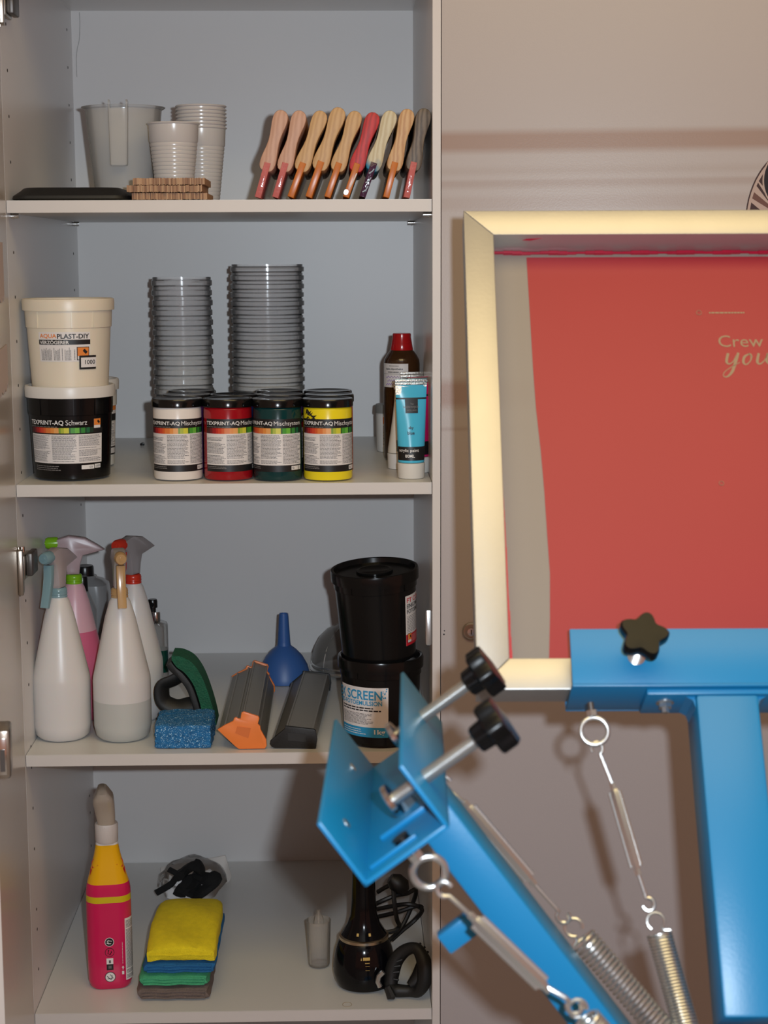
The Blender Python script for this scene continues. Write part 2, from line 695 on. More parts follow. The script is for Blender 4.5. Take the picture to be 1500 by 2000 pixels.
for px, py, r in ((868, 1232, .0009), (867, 1239, .0012)):
    q = at_y(px, py, YF - .0045)
    b.lathe([(r, 0), (0, .0003)], M_INK, 10, Matrix.Translation(q) @ Matrix.Rotation(PI / 2, 4, 'X'))
b.build('ink_spot', nd)

# long brownish bands multiplied into the colour of the beige door
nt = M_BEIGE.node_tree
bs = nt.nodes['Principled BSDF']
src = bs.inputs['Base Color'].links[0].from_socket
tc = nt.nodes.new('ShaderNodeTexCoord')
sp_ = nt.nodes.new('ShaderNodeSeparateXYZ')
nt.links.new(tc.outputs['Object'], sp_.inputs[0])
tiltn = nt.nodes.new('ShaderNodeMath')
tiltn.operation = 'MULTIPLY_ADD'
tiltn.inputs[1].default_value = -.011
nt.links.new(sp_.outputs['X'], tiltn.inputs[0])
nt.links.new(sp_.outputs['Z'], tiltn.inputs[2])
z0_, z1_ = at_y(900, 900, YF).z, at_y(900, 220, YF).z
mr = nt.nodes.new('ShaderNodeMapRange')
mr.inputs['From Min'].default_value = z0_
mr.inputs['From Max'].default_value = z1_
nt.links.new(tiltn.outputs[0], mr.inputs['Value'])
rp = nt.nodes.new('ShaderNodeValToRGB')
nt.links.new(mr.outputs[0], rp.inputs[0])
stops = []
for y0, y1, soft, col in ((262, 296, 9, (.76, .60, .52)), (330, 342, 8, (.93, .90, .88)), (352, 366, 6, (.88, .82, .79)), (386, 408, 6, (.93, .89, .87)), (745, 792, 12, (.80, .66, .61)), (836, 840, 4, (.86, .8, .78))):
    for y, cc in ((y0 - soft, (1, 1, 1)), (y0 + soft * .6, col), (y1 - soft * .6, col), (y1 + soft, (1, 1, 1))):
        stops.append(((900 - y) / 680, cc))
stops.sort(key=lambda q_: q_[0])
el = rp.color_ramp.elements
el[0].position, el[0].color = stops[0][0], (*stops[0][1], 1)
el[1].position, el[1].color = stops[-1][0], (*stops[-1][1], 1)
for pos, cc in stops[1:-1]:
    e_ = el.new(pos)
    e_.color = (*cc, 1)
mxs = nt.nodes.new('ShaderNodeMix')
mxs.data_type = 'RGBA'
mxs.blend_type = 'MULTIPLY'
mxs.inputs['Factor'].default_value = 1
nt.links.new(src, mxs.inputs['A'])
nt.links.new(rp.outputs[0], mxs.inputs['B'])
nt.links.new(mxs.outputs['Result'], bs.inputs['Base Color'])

# printed sticker on the beige door
M_STB = mat('sticker_brown', c(104, 70, 60), .4)
M_STD = mat('sticker_dark_brown', c(58, 34, 32), .4)
M_STK = mat('sticker_black', c(24, 20, 28), .35)
M_STL = mat('sticker_pale', c(182, 160, 150), .4)
sp0 = at_y(1560, 430, YF - .0047)
sfn = flat(sp0, (1, 0, 0), (0, 0, 1), (0, -1, 0))
k_ = mpp(sp0)


def spx(x, y):
    return ((x - 1560) * k_, (430 - y) * k_)


b = MB()
out = [(.072 * math.cos(a), .098 * math.sin(a)) for a in [2 * PI * i / 64 for i in range(64)]]
inn = [(x * .975, y * .975) for x, y in out]
b.poly(out, M_STD, sfn, .0002)
b.poly(inn, M_STL, sfn, .0003)
for k in range(26):
    a0 = math.radians(75 + k * 9)
    a1 = a0 + math.radians(5.5 + 2.5 * math.sin(k * 2.1))
    r0, r1 = .55 + .1 * math.sin(k * 3.3), .93
    b.poly([(.072 * r1 * math.cos(a0), .098 * r1 * math.sin(a0)), (.072 * r1 * math.cos(a1), .098 * r1 * math.sin(a1)),
            (.072 * r0 * math.cos(a1 + .1), .098 * r0 * math.sin(a1 + .1)), (.072 * r0 * math.cos(a0 + .12), .098 * r0 * math.sin(a0 + .12))],
           M_STD if k % 3 else M_STB, sfn, .0004)
cx, cy = spx(1531, 352)
for rx, ry, m, e in ((.0305, .0385, M_STL, .0005), (.0285, .0365, M_STK, .0006), (.0225, .030, M_STB, .0007), (.014, .021, M_STK, .0008)):
    b.poly([(cx + rx * math.cos(a), cy + ry * math.sin(a)) for a in [2 * PI * i / 40 for i in range(40)]], m, sfn, e)
o = b.build('sticker')
tag(o, 'brown and black feather-patterned sticker on beige cabinet above the red screen', 'sticker')

# ------------------------------------------------------------------ top shelf
EPS = .0006
# black tray
b = MB()
pl, pr = at_y(18, 388, YF + .012), at_y(250, 388, YF + .012)
W_ = pr.x - pl.x
rings = []
for z, s_ in ((0, -.004), (.002, 0), (.006, -.001), (.013, -.010), (.0162, -.013), (.0172, -.016), (.0155, -.019), (.0075, -.024)):
    rings.append([V((x, y, z)) for x, y in rr(W_ + 2 * s_, .17 + 2 * s_, .022, 6)])
b.loft(rings, M_BLACKM)
tag(b.build('tray', loc=((pl.x + pr.x) / 2, YF + .012 + .086, Z1 + EPS)), 'flat black plastic tray at the left end of the top shelf', 'tray')

# measuring beaker
M_BEAK = clear('clear_beaker_plastic', c(218, 218, 218), .34, .18, .3)
BY = 2.60
ctr = at_y(243, 300, BY)
R1 = 78 * mpp(ctr)
R0 = 57 * mpp(ctr)
H = at_y(243, 211, BY).z - Z1
bk = thing('measuring_jug', 'clear plastic measuring jug with its handle to the front on the top shelf', 'jug', (ctr.x, BY, Z1 + EPS))
MB().lathe([(0, .002), (R0 - .003, .002), (R0, .006), (R1 - .003, H - .004), (R1 + .002, H - .001), (R1 + .0025, H), (R1 - .003, H), (R1 - .006, H - .008), (R0 - .002, .008), (R0 - .006, .004), (0, .004)], M_BEAK, 64).build('body', bk)
b = MB()
hw = 17 * mpp(ctr)
zt, zb = H + .006, H - (325 - 211) * mpp(ctr)
for sx in (-1, 1):
    b.loft([[V((sx * hw + d, -R1 - .006, zt + (0 if abs(d) < 1 else 0))) for d in (-.0012, .0012)] + [V((sx * hw + d, -R1 + .006, zt - .002)) for d in (.0012, -.0012)],
            [V((sx * hw * .82 + d, -R1 - .010, zb)) for d in (-.0012, .0012)] + [V((sx * hw * .82 + d, -R0 - .010, zb)) for d in (.0012, -.0012)]], M_BEAK)
b.loft([[V((x, y, z)) for x, y in ((-hw, -R1 - .006), (hw, -R1 - .006), (hw, -R1 - .0045), (-hw, -R1 - .0045))] for z in (H - .006,)] +
       [[V((x * .82, y, zb)) for x, y in ((-hw, -R1 - .010), (hw, -R1 - .010), (hw, -R1 - .0085), (-hw, -R1 - .0085))]], M_BEAK)
b.box(-hw * .82, hw * .82, -R1 - .009, -R0 - .010, zb - .001, zb + .001, M_BEAK)
b.build('handle', bk)

# white plastic cups: one alone, seven nested
CY = 2.515
p = at_y(340, 300, CY)
CH = at_y(340, 238, CY - .03).z - Z1
CR1, CR0 = 50.5 * mpp(p), 34 * mpp(p)
prof = [(0, .002), (CR0 - .002, .002), (CR0, 0)]
zr = CH * .75
for k in range(15):
    z = .004 + (zr - .004) * k / 15
    r = CR0 + (CR1 - CR0) * z / CH
    dz = (zr - .004) / 15
    prof += [(r - .0002, z), (r + .0004, z + dz * .5), (r - .0002, z + dz * .95)]
prof += [(CR0 + (CR1 - CR0) * .76 + .0006, CH * .77), (CR1 - .0012, CH - .003), (CR1 + .0004, CH - .0022), (CR1 + .0008, CH - .001), (CR1, CH), (CR1 - .0012, CH - .0006)]
prof += [(CR1 - .002, CH - .004), (CR0 - .0008, .004), (0, .0035)]
cup = thing('plastic_cup', 'single white ribbed plastic cup standing alone in front of the cup stack', 'cup', (p.x, CY, Z1 + EPS), group='white plastic cups')
MB().lathe(prof, M_CUP, 56).build('cup_wall', cup)
SY = 2.60
p2 = at_y(394, 300, SY)
names = ['lowest white cup of the nested cup stack, on the shelf board', 'second white cup from the bottom of the nested cup stack', 'third white cup from the bottom of the nested cup stack',
         'middle white cup of the seven nested cups', 'third white cup from the top of the nested cup stack', 'second white cup from the top of the nested cup stack', 'topmost white cup of the nested cup stack']
for k, nm in enumerate(names):
    dup(cup, loc=(p2.x, SY, Z1 + EPS + k * .0052), label=nm)

# three layers of thin wooden stirring sticks
M_STICK = [mat('stir_stick_wood_%s' % n, cc, .6, var=.15, vscale=40) for n, cc in (('pale', c(180, 142, 106)), ('tan', c(162, 122, 88)), ('brown', c(138, 98, 68)))]
stick = None
sx0 = at_y(260, 380, YF + .01)
for row, (xa, xb, dy) in enumerate(((257, 404, 0), (248, 395, -.004), (260, 400, -.001))):
    pa, pb = at_y(xa, 380, YF + .014), at_y(xb, 380, YF + .014)
    n = 58
    for k in range(n):
        x = pa.x + (pb.x - pa.x) * (k + .5) / n
        y = YF + .016 + dy + random.uniform(-.002, .002)
        z = Z1 + EPS + row * .0097 + random.uniform(0, .0009)
        lab = ('thin wooden stir stick in the %s layer of sticks beside the white cups' % ('bottom', 'middle', 'top')[row])
        grp = 'stir sticks in the %s layer' % ('bottom', 'middle', 'top')[row]
        if stick is None:
            w = (pb.x - pa.x) / n * .47
            stick = MB().prism(rr(2 * w, .0088, w * .6, 2), 0, .112, M_STICK[0], Matrix.Translation((0, 0, .0044))).build('stir_stick')
            tag(stick, lab, 'stir stick', grp)
            s_ = stick
        else:
            s_ = dup(stick, label=lab, group=grp)
        s_.location = (x, y, z)
        recolour(s_, random.choice(M_STICK))

# nine screen-printing squeegees, seen end-on
SQ_R = dict(ox=470, oy=180, s=3.75)
W_PINK = wood('pink_beech', c(198, 156, 132), c(184, 140, 116))
W_TAN = wood('tan_beech', c(200, 162, 114), c(184, 144, 98))
W_GOLD = wood('honey_beech', c(206, 168, 122), c(182, 136, 92))
W_RED = wood('red_stained_wood', c(196, 44, 46), c(160, 36, 40))
W_CREAM = wood('paint_spattered_wood', c(206, 196, 166), c(188, 172, 138), (c(20, 116, 150), -.052, -.066, 2))
W_DARK = wood('dirty_grey_wood', c(116, 102, 88), c(78, 66, 56))
B_RED = mat('wet_red_rubber', c(190, 104, 102), .12, bump=.35, bscale=160, var=.25, vscale=60)
B_ORA = mat('orange_brown_rubber', c(190, 106, 34), .3, var=.1, vscale=40)
B_PUR = mat('purple_inked_rubber', c(64, 34, 62), .12, bump=.5, bscale=140, var=.5, vscale=60)
B_DARKSIDE = mat('ink_dark_wood', c(50, 40, 40), .5, var=.4, vscale=40)
sq = [((300, 212), (125, 784), W_PINK, B_RED, 'pink-toned wooden squeegee with wet red blade at the left end of the squeegee row'),
      ((433, 216), (253, 784), W_PINK, B_RED, 'pink-toned wooden squeegee with red blade, second from the left of the row'),
      ((585, 220), (365, 784), W_TAN, B_ORA, 'tan wooden squeegee with brown blade, third from the left of the row'),
      ((717, 190), (497, 778), W_TAN, B_ORA, 'tan wooden squeegee standing highest, fourth from the left of the row'),
      ((838, 218), (635, 780), W_TAN, B_ORA, 'tan wooden squeegee directly left of the red stained one'),
      ((968, 228), (772, 780), W_RED, B_ORA, 'red stained wooden squeegee with white ink on its blade'),
      ((1093, 216), (892, 780), W_CREAM, B_PUR, 'cream squeegee with teal paint run and purple inked blade'),
      ((1220, 202), (1066, 780), W_GOLD, B_ORA, 'honey coloured wooden squeegee with cracked top, second from the right of the row'),
      ((1342, 194), (1216, 778), W_DARK, B_RED, 'dirty grey wooden squeegee with red blade at the right end of the row')]


def bez_handle(L):
    # (half width, distance from apex) along one side, as fractions of region pixels; apex round head radius 56
    pts = [(0, 0), (24, 5), (42, 18), (53, 38), (57, 62), (56, 95), (50, 135), (44, 180), (42, 225), (46, 270), (53, 310), (58, 345), (60, 375), (56, 405), (44, 425), (26, 434)]
    return pts


for (T, P, wm, bm_, lab) in sq:
    YQ = YF + .0125
    tip = at_y(SQ_R['ox'] + P[0] / 3.75, SQ_R['oy'] + P[1] / 3.75, YQ)
    dx, dz = T[0] - P[0], P[1] - T[1]
    ln = math.hypot(dx, dz)
    ux, uz = dx / ln, dz / ln
    k = mpp(tip) / 3.75
    tip.z = Z1 + .001
    full = (ln + 56) * k
    ang = math.atan2(ux, uz)
    root = thing('squeegee', lab, 'squeegee', (tip.x, YQ, tip.z + .0075 * math.sin(ang)), (0, ang, 0), 'squeegees leaning on the top shelf')
    side_ = bez_handle(ln)
    sc = full / 625
    top = full
    outl = [(w * sc * .93, top - d * sc - full) for w, d in side_] + [(-w * sc * .93, top - d * sc - full) for w, d in side_[::-1] if w > 0]
    # handle is modelled with its head at the origin so the grain and the paint sit on the head
    h = MB().prism(outl, 0, .24, wm, bev=.0015)
    h.build('handle', root, loc=(0, 0, full))
    bw = 22 * sc
    bl = MB().prism([(-bw, 0), (bw, 0), (bw, full - 375 * sc), (-bw, full - 375 * sc)], -.0012, .241, bm_, bev=.0007)
    if 'white ink' in lab:
        bl.prism([(-bw * .5 + x, .006 + y) for x, y in rr(.0062, .0075, .003, 5)], -.0020, -.0010, mat('white_wet_ink', c(226, 222, 220), .15))
        bl.tube([(bw * .2, -.0016, .014), (bw * .5, -.0016, .022), (bw * .8, -.0016, .034)], .0009, MATS['white_wet_ink'], 6)
    if 'purple' in lab:
        for q in range(3):
            bl.tube([(-bw * .5, -.0016, .006 + q * .013), (bw * .3, -.0016, .010 + q * .013), (bw * .6, -.0016, .016 + q * .012)], .0008, mat('pale_blue_wet_ink', c(170, 190, 205), .12), 6)
    tag(bl.build('blade', root), 'squeegee blade')

# ------------------------------------------------------------------ second shelf
# jars
RB = [c(74, 18, 26), c(110, 22, 30), c(158, 28, 30), c(188, 44, 32), c(202, 66, 38), c(208, 88, 40), c(214, 118, 56), c(222, 140, 66), c(226, 160, 92), c(120, 150, 50), c(170, 180, 50),
      c(206, 200, 60), c(40, 90, 36), c(70, 150, 46), c(104, 178, 60), c(24, 70, 34), c(46, 130, 50), c(20, 66, 42), c(26, 100, 62), c(14, 46, 34)]
M_RB = [mat('label_colour_bar_%d' % i, q, .45) for i, q in enumerate(RB)]


def rainbow(b, u0, u1, v0, v1, fn, e=.0006):
    ws = [1.3, .8, 1, .6, .9, .7, 1.3, .9, 1.2, .5, .8, 1.2, .4, 1, 1.1, .4, 1, .4, .8, 1]
    tot = sum(ws)
    t = 0
    for w, m in zip(ws, M_RB):
        b.rect(u0 + (u1 - u0) * t / tot, u0 + (u1 - u0) * (t + w) / tot, v0, v1, m, fn, e, 2, 1)
        t += w


def hazard(b, u0, u1, v0, v1, fn, e, vert=False):
    w, h = u1 - u0, v1 - v0
    b.rect(u0, u1, v0, v1, M_INK, fn, e, 2, 1)
    b.rect(u0 + .06 * w, u1 - .06 * w, v0 + .05 * h, v1 - .05 * h, M_PAPER, fn, e + .0002, 2, 1)
    b.rect(u0 + .06 * w, u1 - .06 * w, v0 + .32 * h, v1 - .05 * h, M_ORANGEP, fn, e + .0004, 2, 1)
    b.poly([(u0 + .45 * w, v0 + .70 * h), (u0 + .70 * w, v0 + .45 * h), (u0 + .85 * w, v0 + .62 * h), (u0 + .60 * w, v0 + .86 * h)], M_INK, fn, e + .0006)


jp = at_z(349, 941, Z2)
JR = 48 * mpp(jp)
JH = at_y(349, 782, jp.y).z - Z2
JLH = 16.5 * mpp(jp)
M_JLID = mat('black_gloss_lid', c(12, 12, 13), .14)
JC = {'white': mat('white_ink_jar', c(226, 218, 212), .2), 'red': mat('red_ink_jar', c(150, 14, 26), .15), 'green': mat('dark_green_ink_jar', c(8, 52, 54), .15), 'yellow': mat('yellow_ink_jar', c(236, 214, 34), .2),
      'orange': mat('orange_ink_jar', c(206, 84, 40), .2), 'blue': mat('blue_ink_jar', c(20, 40, 110), .2), 'violet': mat('violet_ink_jar', c(60, 26, 80), .2)}
jar = thing('ink_jar', 'white ink jar with a black screw lid, front row left', 'jar', (ground_x(349, jp.y + JR, Z2), jp.y + JR, Z2 + EPS), group='screen printing ink jars')
MB().lathe([(0, .001), (JR - .004, .001), (JR - .001, .0015), (JR, .004), (JR - .0004, JH - JLH - .003), (JR - .0016, JH - JLH), (JR - .004, JH - JLH + .002), (0, JH - JLH + .002)], JC['white'], 56).build('jar_body', jar)
ld = MB().lathe([(JR + .0006, JH - JLH + .0003), (JR + .0014, JH - JLH + .001), (JR + .0014, JH - .002), (JR + .0004, JH), (JR - .003, JH - .0002), (JR - .0045, JH - .0012), (0, JH - .0008)], M_JLID, 72)
ld.build('screw_lid', jar)
fn = cone(JR - .0003, JR - .0005, JH, 0)
zz = lambda px: px * mpp(jp)
b = MB()
U0, U1 = -1.32 * JR, 1.52 * JR
b.rect(U0, U1, zz(93), zz(121.5), M_INK, fn, .0004, 36)
b.rect(U0, U1, zz(31.5), zz(93), M_PAPER, fn, .0004, 36)
b.rect(U0, U1, zz(18.5), zz(31.5), M_INK, fn, .0004, 36)
rainbow(b, U0 + .0006, U1 - .0003, zz(93), zz(104), fn)
b.text('TEXPRINT-AQ', U0 + .0012, U0 + .0012 + 1.47 * JR, zz(108.5), zz(117), M_WPRINT, fn, .0008, .016)
b.text('Mischsystem', U0 + .0012 + 1.53 * JR, U1 - .002, zz(106.5), zz(117.5), M_WPRINT, fn, .0008)
b.micro(U0 + .001, U0 + 1.47 * JR, zz(105.2), zz(107), 1, M_GREYINK, fn, .0007, .6)
for i in range(3):
    w = (U1 - U0) / 3
    b.micro(U0 + w * i + .0008, U0 + w * (i + 1) - .0008, zz(34), zz(91), 23, M_DKGREY, fn, .0006, .42)
b.micro(U0 + .002, U0 + .034, zz(20.5), zz(29.5), 3, M_GREYINK, fn, .0006, .4)
b.rect(U1 - .019, U1 - .007, zz(21.5), zz(29.5), M_PAPER, fn, .0006, 4)
b.rect(U1 - .006, U1 - .0015, zz(21.5), zz(29.5), M_PAPER, fn, .0006, 2)
b.text('Nr.', U1 - .0175, U1 - .0135, zz(23.5), zz(28), M_INK, fn, .0008)
tag(b.build('label', jar), 'paper label with colour bars')


def jar_at(px, py, colr, lab, yaw, dy=0):
    q = at_z(px, py, Z2)
    o = dup(jar, loc=(ground_x(px, q.y + JR, Z2), q.y + JR + dy, Z2 + EPS), rot=(0, 0, yaw), label=lab)
    recolour(child(o, 'jar_body'), JC[colr])
    return o


jar_at(447, 941, 'red', 'dark red ink jar with a black screw lid, front row second from left', .36)
jar_at(543.5, 941.5, 'green', 'dark green ink jar with a black screw lid in the front row', -.36)
jar_at(641, 941.5, 'yellow', 'bright yellow ink jar with a black smudge near its lid', .03)
STEP = JR * 2 + .004
for px, cl, lab, dy in ((360.5, 'violet', 'ink jar directly behind the white jar, only its lid showing', 1), (454, 'blue', 'ink jar directly behind the dark red jar, only its lid showing', 1),
                        (545.5, 'blue', 'ink jar directly behind the dark green jar, only its lid showing', 1), (642.5, 'orange', 'orange ink jar directly behind the yellow jar', 1),
                        (371, 'red', 'rearmost ink jar behind the white jar, in front of the narrow container stack', 2), (543, 'green', 'rearmost ink jar behind the dark green jar, in front of the wide container stack', 2),
                        (640, 'yellow', 'rearmost ink jar behind the yellow jar', 2)):
    q = at_z(px, 941, Z2)
    base = at_y(px, 770 - 6 * (dy - 1), q.y + STEP * dy)
    o = dup(jar, loc=(base.x, q.y + JR + STEP * dy, Z2 + EPS), rot=(0, 0, random.uniform(1.5, 4)), label=lab)
    recolour(child(o, 'jar_body'), JC[cl])
    if dy == 1 and cl == 'orange':
        o.rotation_euler = (0, 0, -1.2)
# smudge on the yellow jar
yj = [o for o in COL.objects if o.get('label', '').startswith('bright yellow')][0]
b = MB()
for k in range(9):
    a0 = random.uniform(-1.15, -.75)
    z0 = JH - JLH - .004 - random.uniform(0, .012)
    b.tube([fn(JR * (a0 + .09 * j), z0 + .003 * math.sin(k + j * 1.4), .0003) for j in range(4)], [.0003, .0012, .001, .0003], M_INK, 6)
b.build('ink_smudge', yj)

# buckets with white lids (left)


def bucket(name, label, loc, r0, r1, h, body, lid, rot=None, grp='round lidded buckets', ch=.040):
    root = thing(name, label, 'bucket', loc, rot, grp)
    zc = h - ch
    rc = r0 + (r1 - r0) * zc / h
    MB().lathe([(0, .001), (r0 - .003, .001), (r0, .003), (rc, zc), (rc + .0014, zc + .0008), (r1 + .0004, h - .015), (r1 - .002, h - .012), (0, h - .012)], body, 64).build('bucket_body', root)
    b_ = MB().lathe([(r1 + .0004, h - .0163), (r1 + .0034, h - .016), (r1 + .0038, h - .004), (r1 + .003, h - .0006), (r1 + .001, h), (r1 - .001, h - .0008), (r1 - .003, h - .007), (0, h - .006)], lid, 64)
    b_.build('bucket_lid', root)
    m = MB()
    for a in (-.62, .22, .75, 2.2, 3.6):
        r = r1 - .0004
        m.box(-.0006, .0006, -.0014, 0, zc + .001, h - .017, body, xf=Matrix.Rotation(a, 4, 'Z') @ Matrix.Translation((0, -r, 0)))
    m.build('rim_rib', root)
    return root


M_BBLK = mat('black_bucket_plastic', c(14, 14, 15), .2, spec=.3, var=.1, vscale=20)
q = at_z(142, 941, Z2)
s_ = mpp(q)
R0, R1 = 74.5 * s_, 83.5 * s_
BH = at_y(135, 757, q.y - .008).z - Z2
by = q.y + R0
bx = ground_x(142, by, Z2)
bb = bucket('bucket', 'black bucket with a white lid and colour bar label on the second shelf', (bx, by, Z2 + EPS), R0, R1, BH, M_BBLK, M_LIDW)
fn = cone(R0 + .0002, R1 - .0002, BH)
z_ = lambda y: (941 - y) * s_ + .0008
x_ = lambda x: math.asin(max(-1, min(1, (x - 144) / 80))) * 80 * s_
b = MB()
b.rect(x_(74), x_(211), z_(848), z_(838.5), M_INK, fn, .0004, 20)
rainbow(b, x_(76), x_(196), z_(847.5), z_(837), fn)
b.text('TEXPRINT-AQ', x_(76), x_(142), z_(833), z_(822.5), M_WPRINT, fn, .0008, .016)
b.text('Schwarz', x_(146), x_(185), z_(832), z_(822), M_WPRINT, fn, .0008)
b.micro(x_(76), x_(142), z_(836.5), z_(834), 1, M_GREYINK, fn, .0008, .5)
b.rect(x_(75), x_(210), z_(907), z_(850), M_PAPER, fn, .0004, 24)
w = (x_(210) - x_(75)) / 3
for i in range(3):
    b.micro(x_(75) + w * i + .0016, x_(75) + w * (i + 1) - .0012, z_(904), z_(852), 24, M_DKGREY, fn, .0006, .4)
b.micro(x_(80), x_(136), z_(922), z_(911), 3, M_GREYINK, fn, .0006, .4)
b.rect(x_(174), x_(197), z_(919), z_(911), M_WPRINT, fn, .0006, 4)
b.rect(x_(198), x_(208), z_(918), z_(910), M_WPRINT, fn, .0006, 2)
b.text('03', x_(189), x_(194), z_(917), z_(913), M_INK, fn, .0008)
b.text('1000', x_(199.5), x_(207), z_(916.5), z_(912), M_INK, fn, .0008)
hazard(b, x_(196), x_(208), z_(840), z_(820), fn, .0006)
b.build('label', bb)

uz = Z2 + EPS + BH - .0058
q2 = at_y(138, 763, by - R0)
bw_ = bucket('bucket', 'cream bucket with an orange and black label stacked on the black bucket', (ground_x(138, by, uz), by, uz), R0, R1 + .0008, at_y(135, 584, by - R1).z - uz, M_CREAM, M_CREAM)
fn = cone(R0 + .0002, R1 + .0004, BH)
s2 = mpp(q2)
z_ = lambda y: (763 - y) * s2 + .004
x_ = lambda x: math.asin(max(-1, min(1, (x - 138) / 78))) * 78 * s2
b = MB()
b.rect(x_(90.5), x_(188), z_(711.5), z_(654), M_PAPER, fn, .0004, 16)
b.text('AQUA', x_(93), x_(126.5), z_(667), z_(657.5), M_ORANGEP, fn, .0008, .02)
b.text('PLAST-DIY', x_(127.5), x_(186), z_(667), z_(657.5), M_INK, fn, .0008, .02)
b.rect(x_(90.5), x_(188), z_(678.5), z_(669), M_INK, fn, .0006, 16)
b.text('VERZÖGERER', x_(92.5), x_(150), z_(677.5), z_(669.4), M_WPRINT, fn, .0009, .02)
b.micro(x_(94), x_(116), z_(709), z_(684), 9, M_GREYINK, fn, .0006, .5, vert=True)
b.micro(x_(119), x_(154), z_(709), z_(684), 13, M_GREYINK, fn, .0006, .5, vert=True)
b.micro(x_(158), x_(162), z_(708), z_(684), 1, M_GREYINK, fn, .0006, .4, vert=True)
hazard(b, x_(164), x_(186), z_(709), z_(683), fn, .0006)
b.rect(x_(168), x_(197), z_(727), z_(700), M_INK, fn, .0014, 6)
b.rect(x_(171), x_(197), z_(723), z_(704), M_PAPER, fn, .0017, 6)
b.text('1000', x_(178), x_(195), z_(717), z_(708.5), M_INK, fn, .002, .01)
b.build('label', bw_)
b = MB()
for a, l in ((-.45, .012), (.15, .02), (.32, .03)):
    b.tube([fn((a + j * .05) * R1, BH * .875 + random.uniform(-.001, .0008), .0003) for j in range(int(l / .004))], .0007, mat('dried_residue', c(168, 150, 116), .7), 5)
b.build('dried_drip', bw_)

yb2 = by + .132
q3 = at_y(161, 850, yb2)
bh = bucket('bucket', 'white bucket half hidden behind the black bucket', (q3.x, yb2, Z2 + EPS), R0 * .88, R1 * .88, at_y(147, 744, yb2 - .05).z - Z2, mat('white_bucket_plastic', c(218, 214, 206), .3), M_LIDW)
fn = cone(R0 * .88 + .0002, R1 * .88 - .0002, BH, 0)
b = MB()
for v0, v1, m in ((.095, .104, M_INK), (.083, .095, M_ORANGEP), (.078, .083, M_PAPER), (.068, .078, M_INK), (.03, .066, M_PAPER), (.018, .03, M_INK)):
    b.rect(.0, .076, v0, v1, m, fn, .0004, 20)
b.micro(.01, .074, .032, .064, 16, M_DKGREY, fn, .0006, .4)
b.rect(.05, .072, .020, .028, M_PAPER, fn, .0006, 5)
b.build('label', bh)

# little black clip on the shelf behind
q = at_z(278, 871, Z2)
b = MB().box(-.0035, .0035, -.002, .002, 0, .004, M_BLACK, .0008).box(-.001, .003, -.0035, .001, .002, .0055, M_BLACK, .0006)
tag(b.build('plastic_clip', loc=(q.x, q.y, Z2 + EPS)), 'tiny black plastic clip on the second shelf left of the jars', 'clip')

# clear container stacks
M_CLEAR = clear('clear_container_plastic', c(252, 252, 252), .11, .12, .22)


def container(r, pitch, h):
    e = .0005
    out = [(0, .0005), (r * .84, .0005), (r * .86, .003), (r * .93, h - pitch * .98), (r * .945, h - pitch * .92), (r, h - pitch * .84), (r, h - pitch * .34), (r * .962, h - pitch * .26), (r * .962, h)]
    inn = [(r * .962 - e * 2, h), (r * .962 - e * 2, h - pitch * .28), (r - e * 2.4, h - pitch * .37), (r - e * 2.4, h - pitch * .80), (r * .935 - e, h - pitch * .90), (r * .85 - e, .0035), (0, .0015)]
    return out + inn


for cx_, top, hw, pitch_px, YY, nm in ((360.5, 541, 58.5, 19.05, 2.66, 'narrow'), (524.5, 516, 71.5, 16.3, 2.68, 'wide')):
    p = at_y(cx_, 700, YY)
    r = hw * mpp(p)
    pt = pitch_px * mpp(p)
    ztop = at_y(cx_, top, YY).z
    n = int((ztop - Z2 - .045) / pt)
    h = ztop - Z2 - EPS - (n - 1) * pt
    proto = None
    pb = at_y(cx_ + 1.5, 880, YY)
    for k in range(n):
        w_ = {0: 'lowest', n - 1: 'topmost'}.get(k)
        if w_ is None:
            kk = n - k
            w_ = ('%s from the top' % ['', 'first', 'second', 'third', 'fourth', 'fifth', 'sixth', 'seventh', 'eighth', 'ninth', 'tenth', 'eleventh', 'twelfth', 'thirteenth', 'fourteenth', 'fifteenth', 'sixteenth', 'seventeenth', 'eighteenth', 'nineteenth', 'twentieth', 'twenty-first', 'twenty-second'][kk])
        lab = '%s clear plastic container of the %s stack behind the ink jars' % (w_, nm)
        grp = 'clear containers of the %s stack' % nm
        loc = (pb.x + random.uniform(-.0006, .0006), YY, Z2 + EPS + k * pt)
        if proto is None:
            proto = MB().lathe(container(r, pt, h), M_CLEAR, 48).build('plastic_container', loc=loc)
            tag(proto, lab, 'container', grp)
        else:
            dup(proto, loc=loc, label=lab)

# brown medicine bottle with red cap
M_AMBER = mat('amber_glass', c(58, 32, 10), .08, spec=.7)
YM = 2.60
p = at_y(785, 800, YM)
s_ = mpp(p)
hz = lambda y: at_y(785, y, YM - .01).z - Z2
mb_ = thing('medicine_bottle', 'brown glass bottle with a red cap behind the paint tubes', 'bottle', (p.x, YM, Z2 + EPS))
MB().lathe([(0, .001), (33 * s_, .001), (35 * s_, .004), (35 * s_, hz(712)), (34 * s_, hz(704)), (29 * s_, hz(694)), (21 * s_, hz(684)), (20 * s_, hz(672)), (0, hz(672))], M_AMBER, 48).build('glass_body', mb_)
MB().lathe([(21.5 * s_, hz(686)), (22 * s_, hz(684)), (20 * s_, hz(672)), (17.8 * s_, hz(660)), (17.8 * s_, hz(653.5)), (16.5 * s_, hz(652)), (0, hz(652))], mat('red_cap_plastic', c(176, 12, 20), .18), 40).build('cap', mb_)
fn = cone(35 * s_, 35 * s_, .1)
u_ = lambda x: math.asin(max(-1, min(1, (x - 785) / 35))) * 35 * s_
b = MB()
b.rect(u_(751), u_(796), hz(756), hz(710), M_PAPER, fn, .0004, 12)
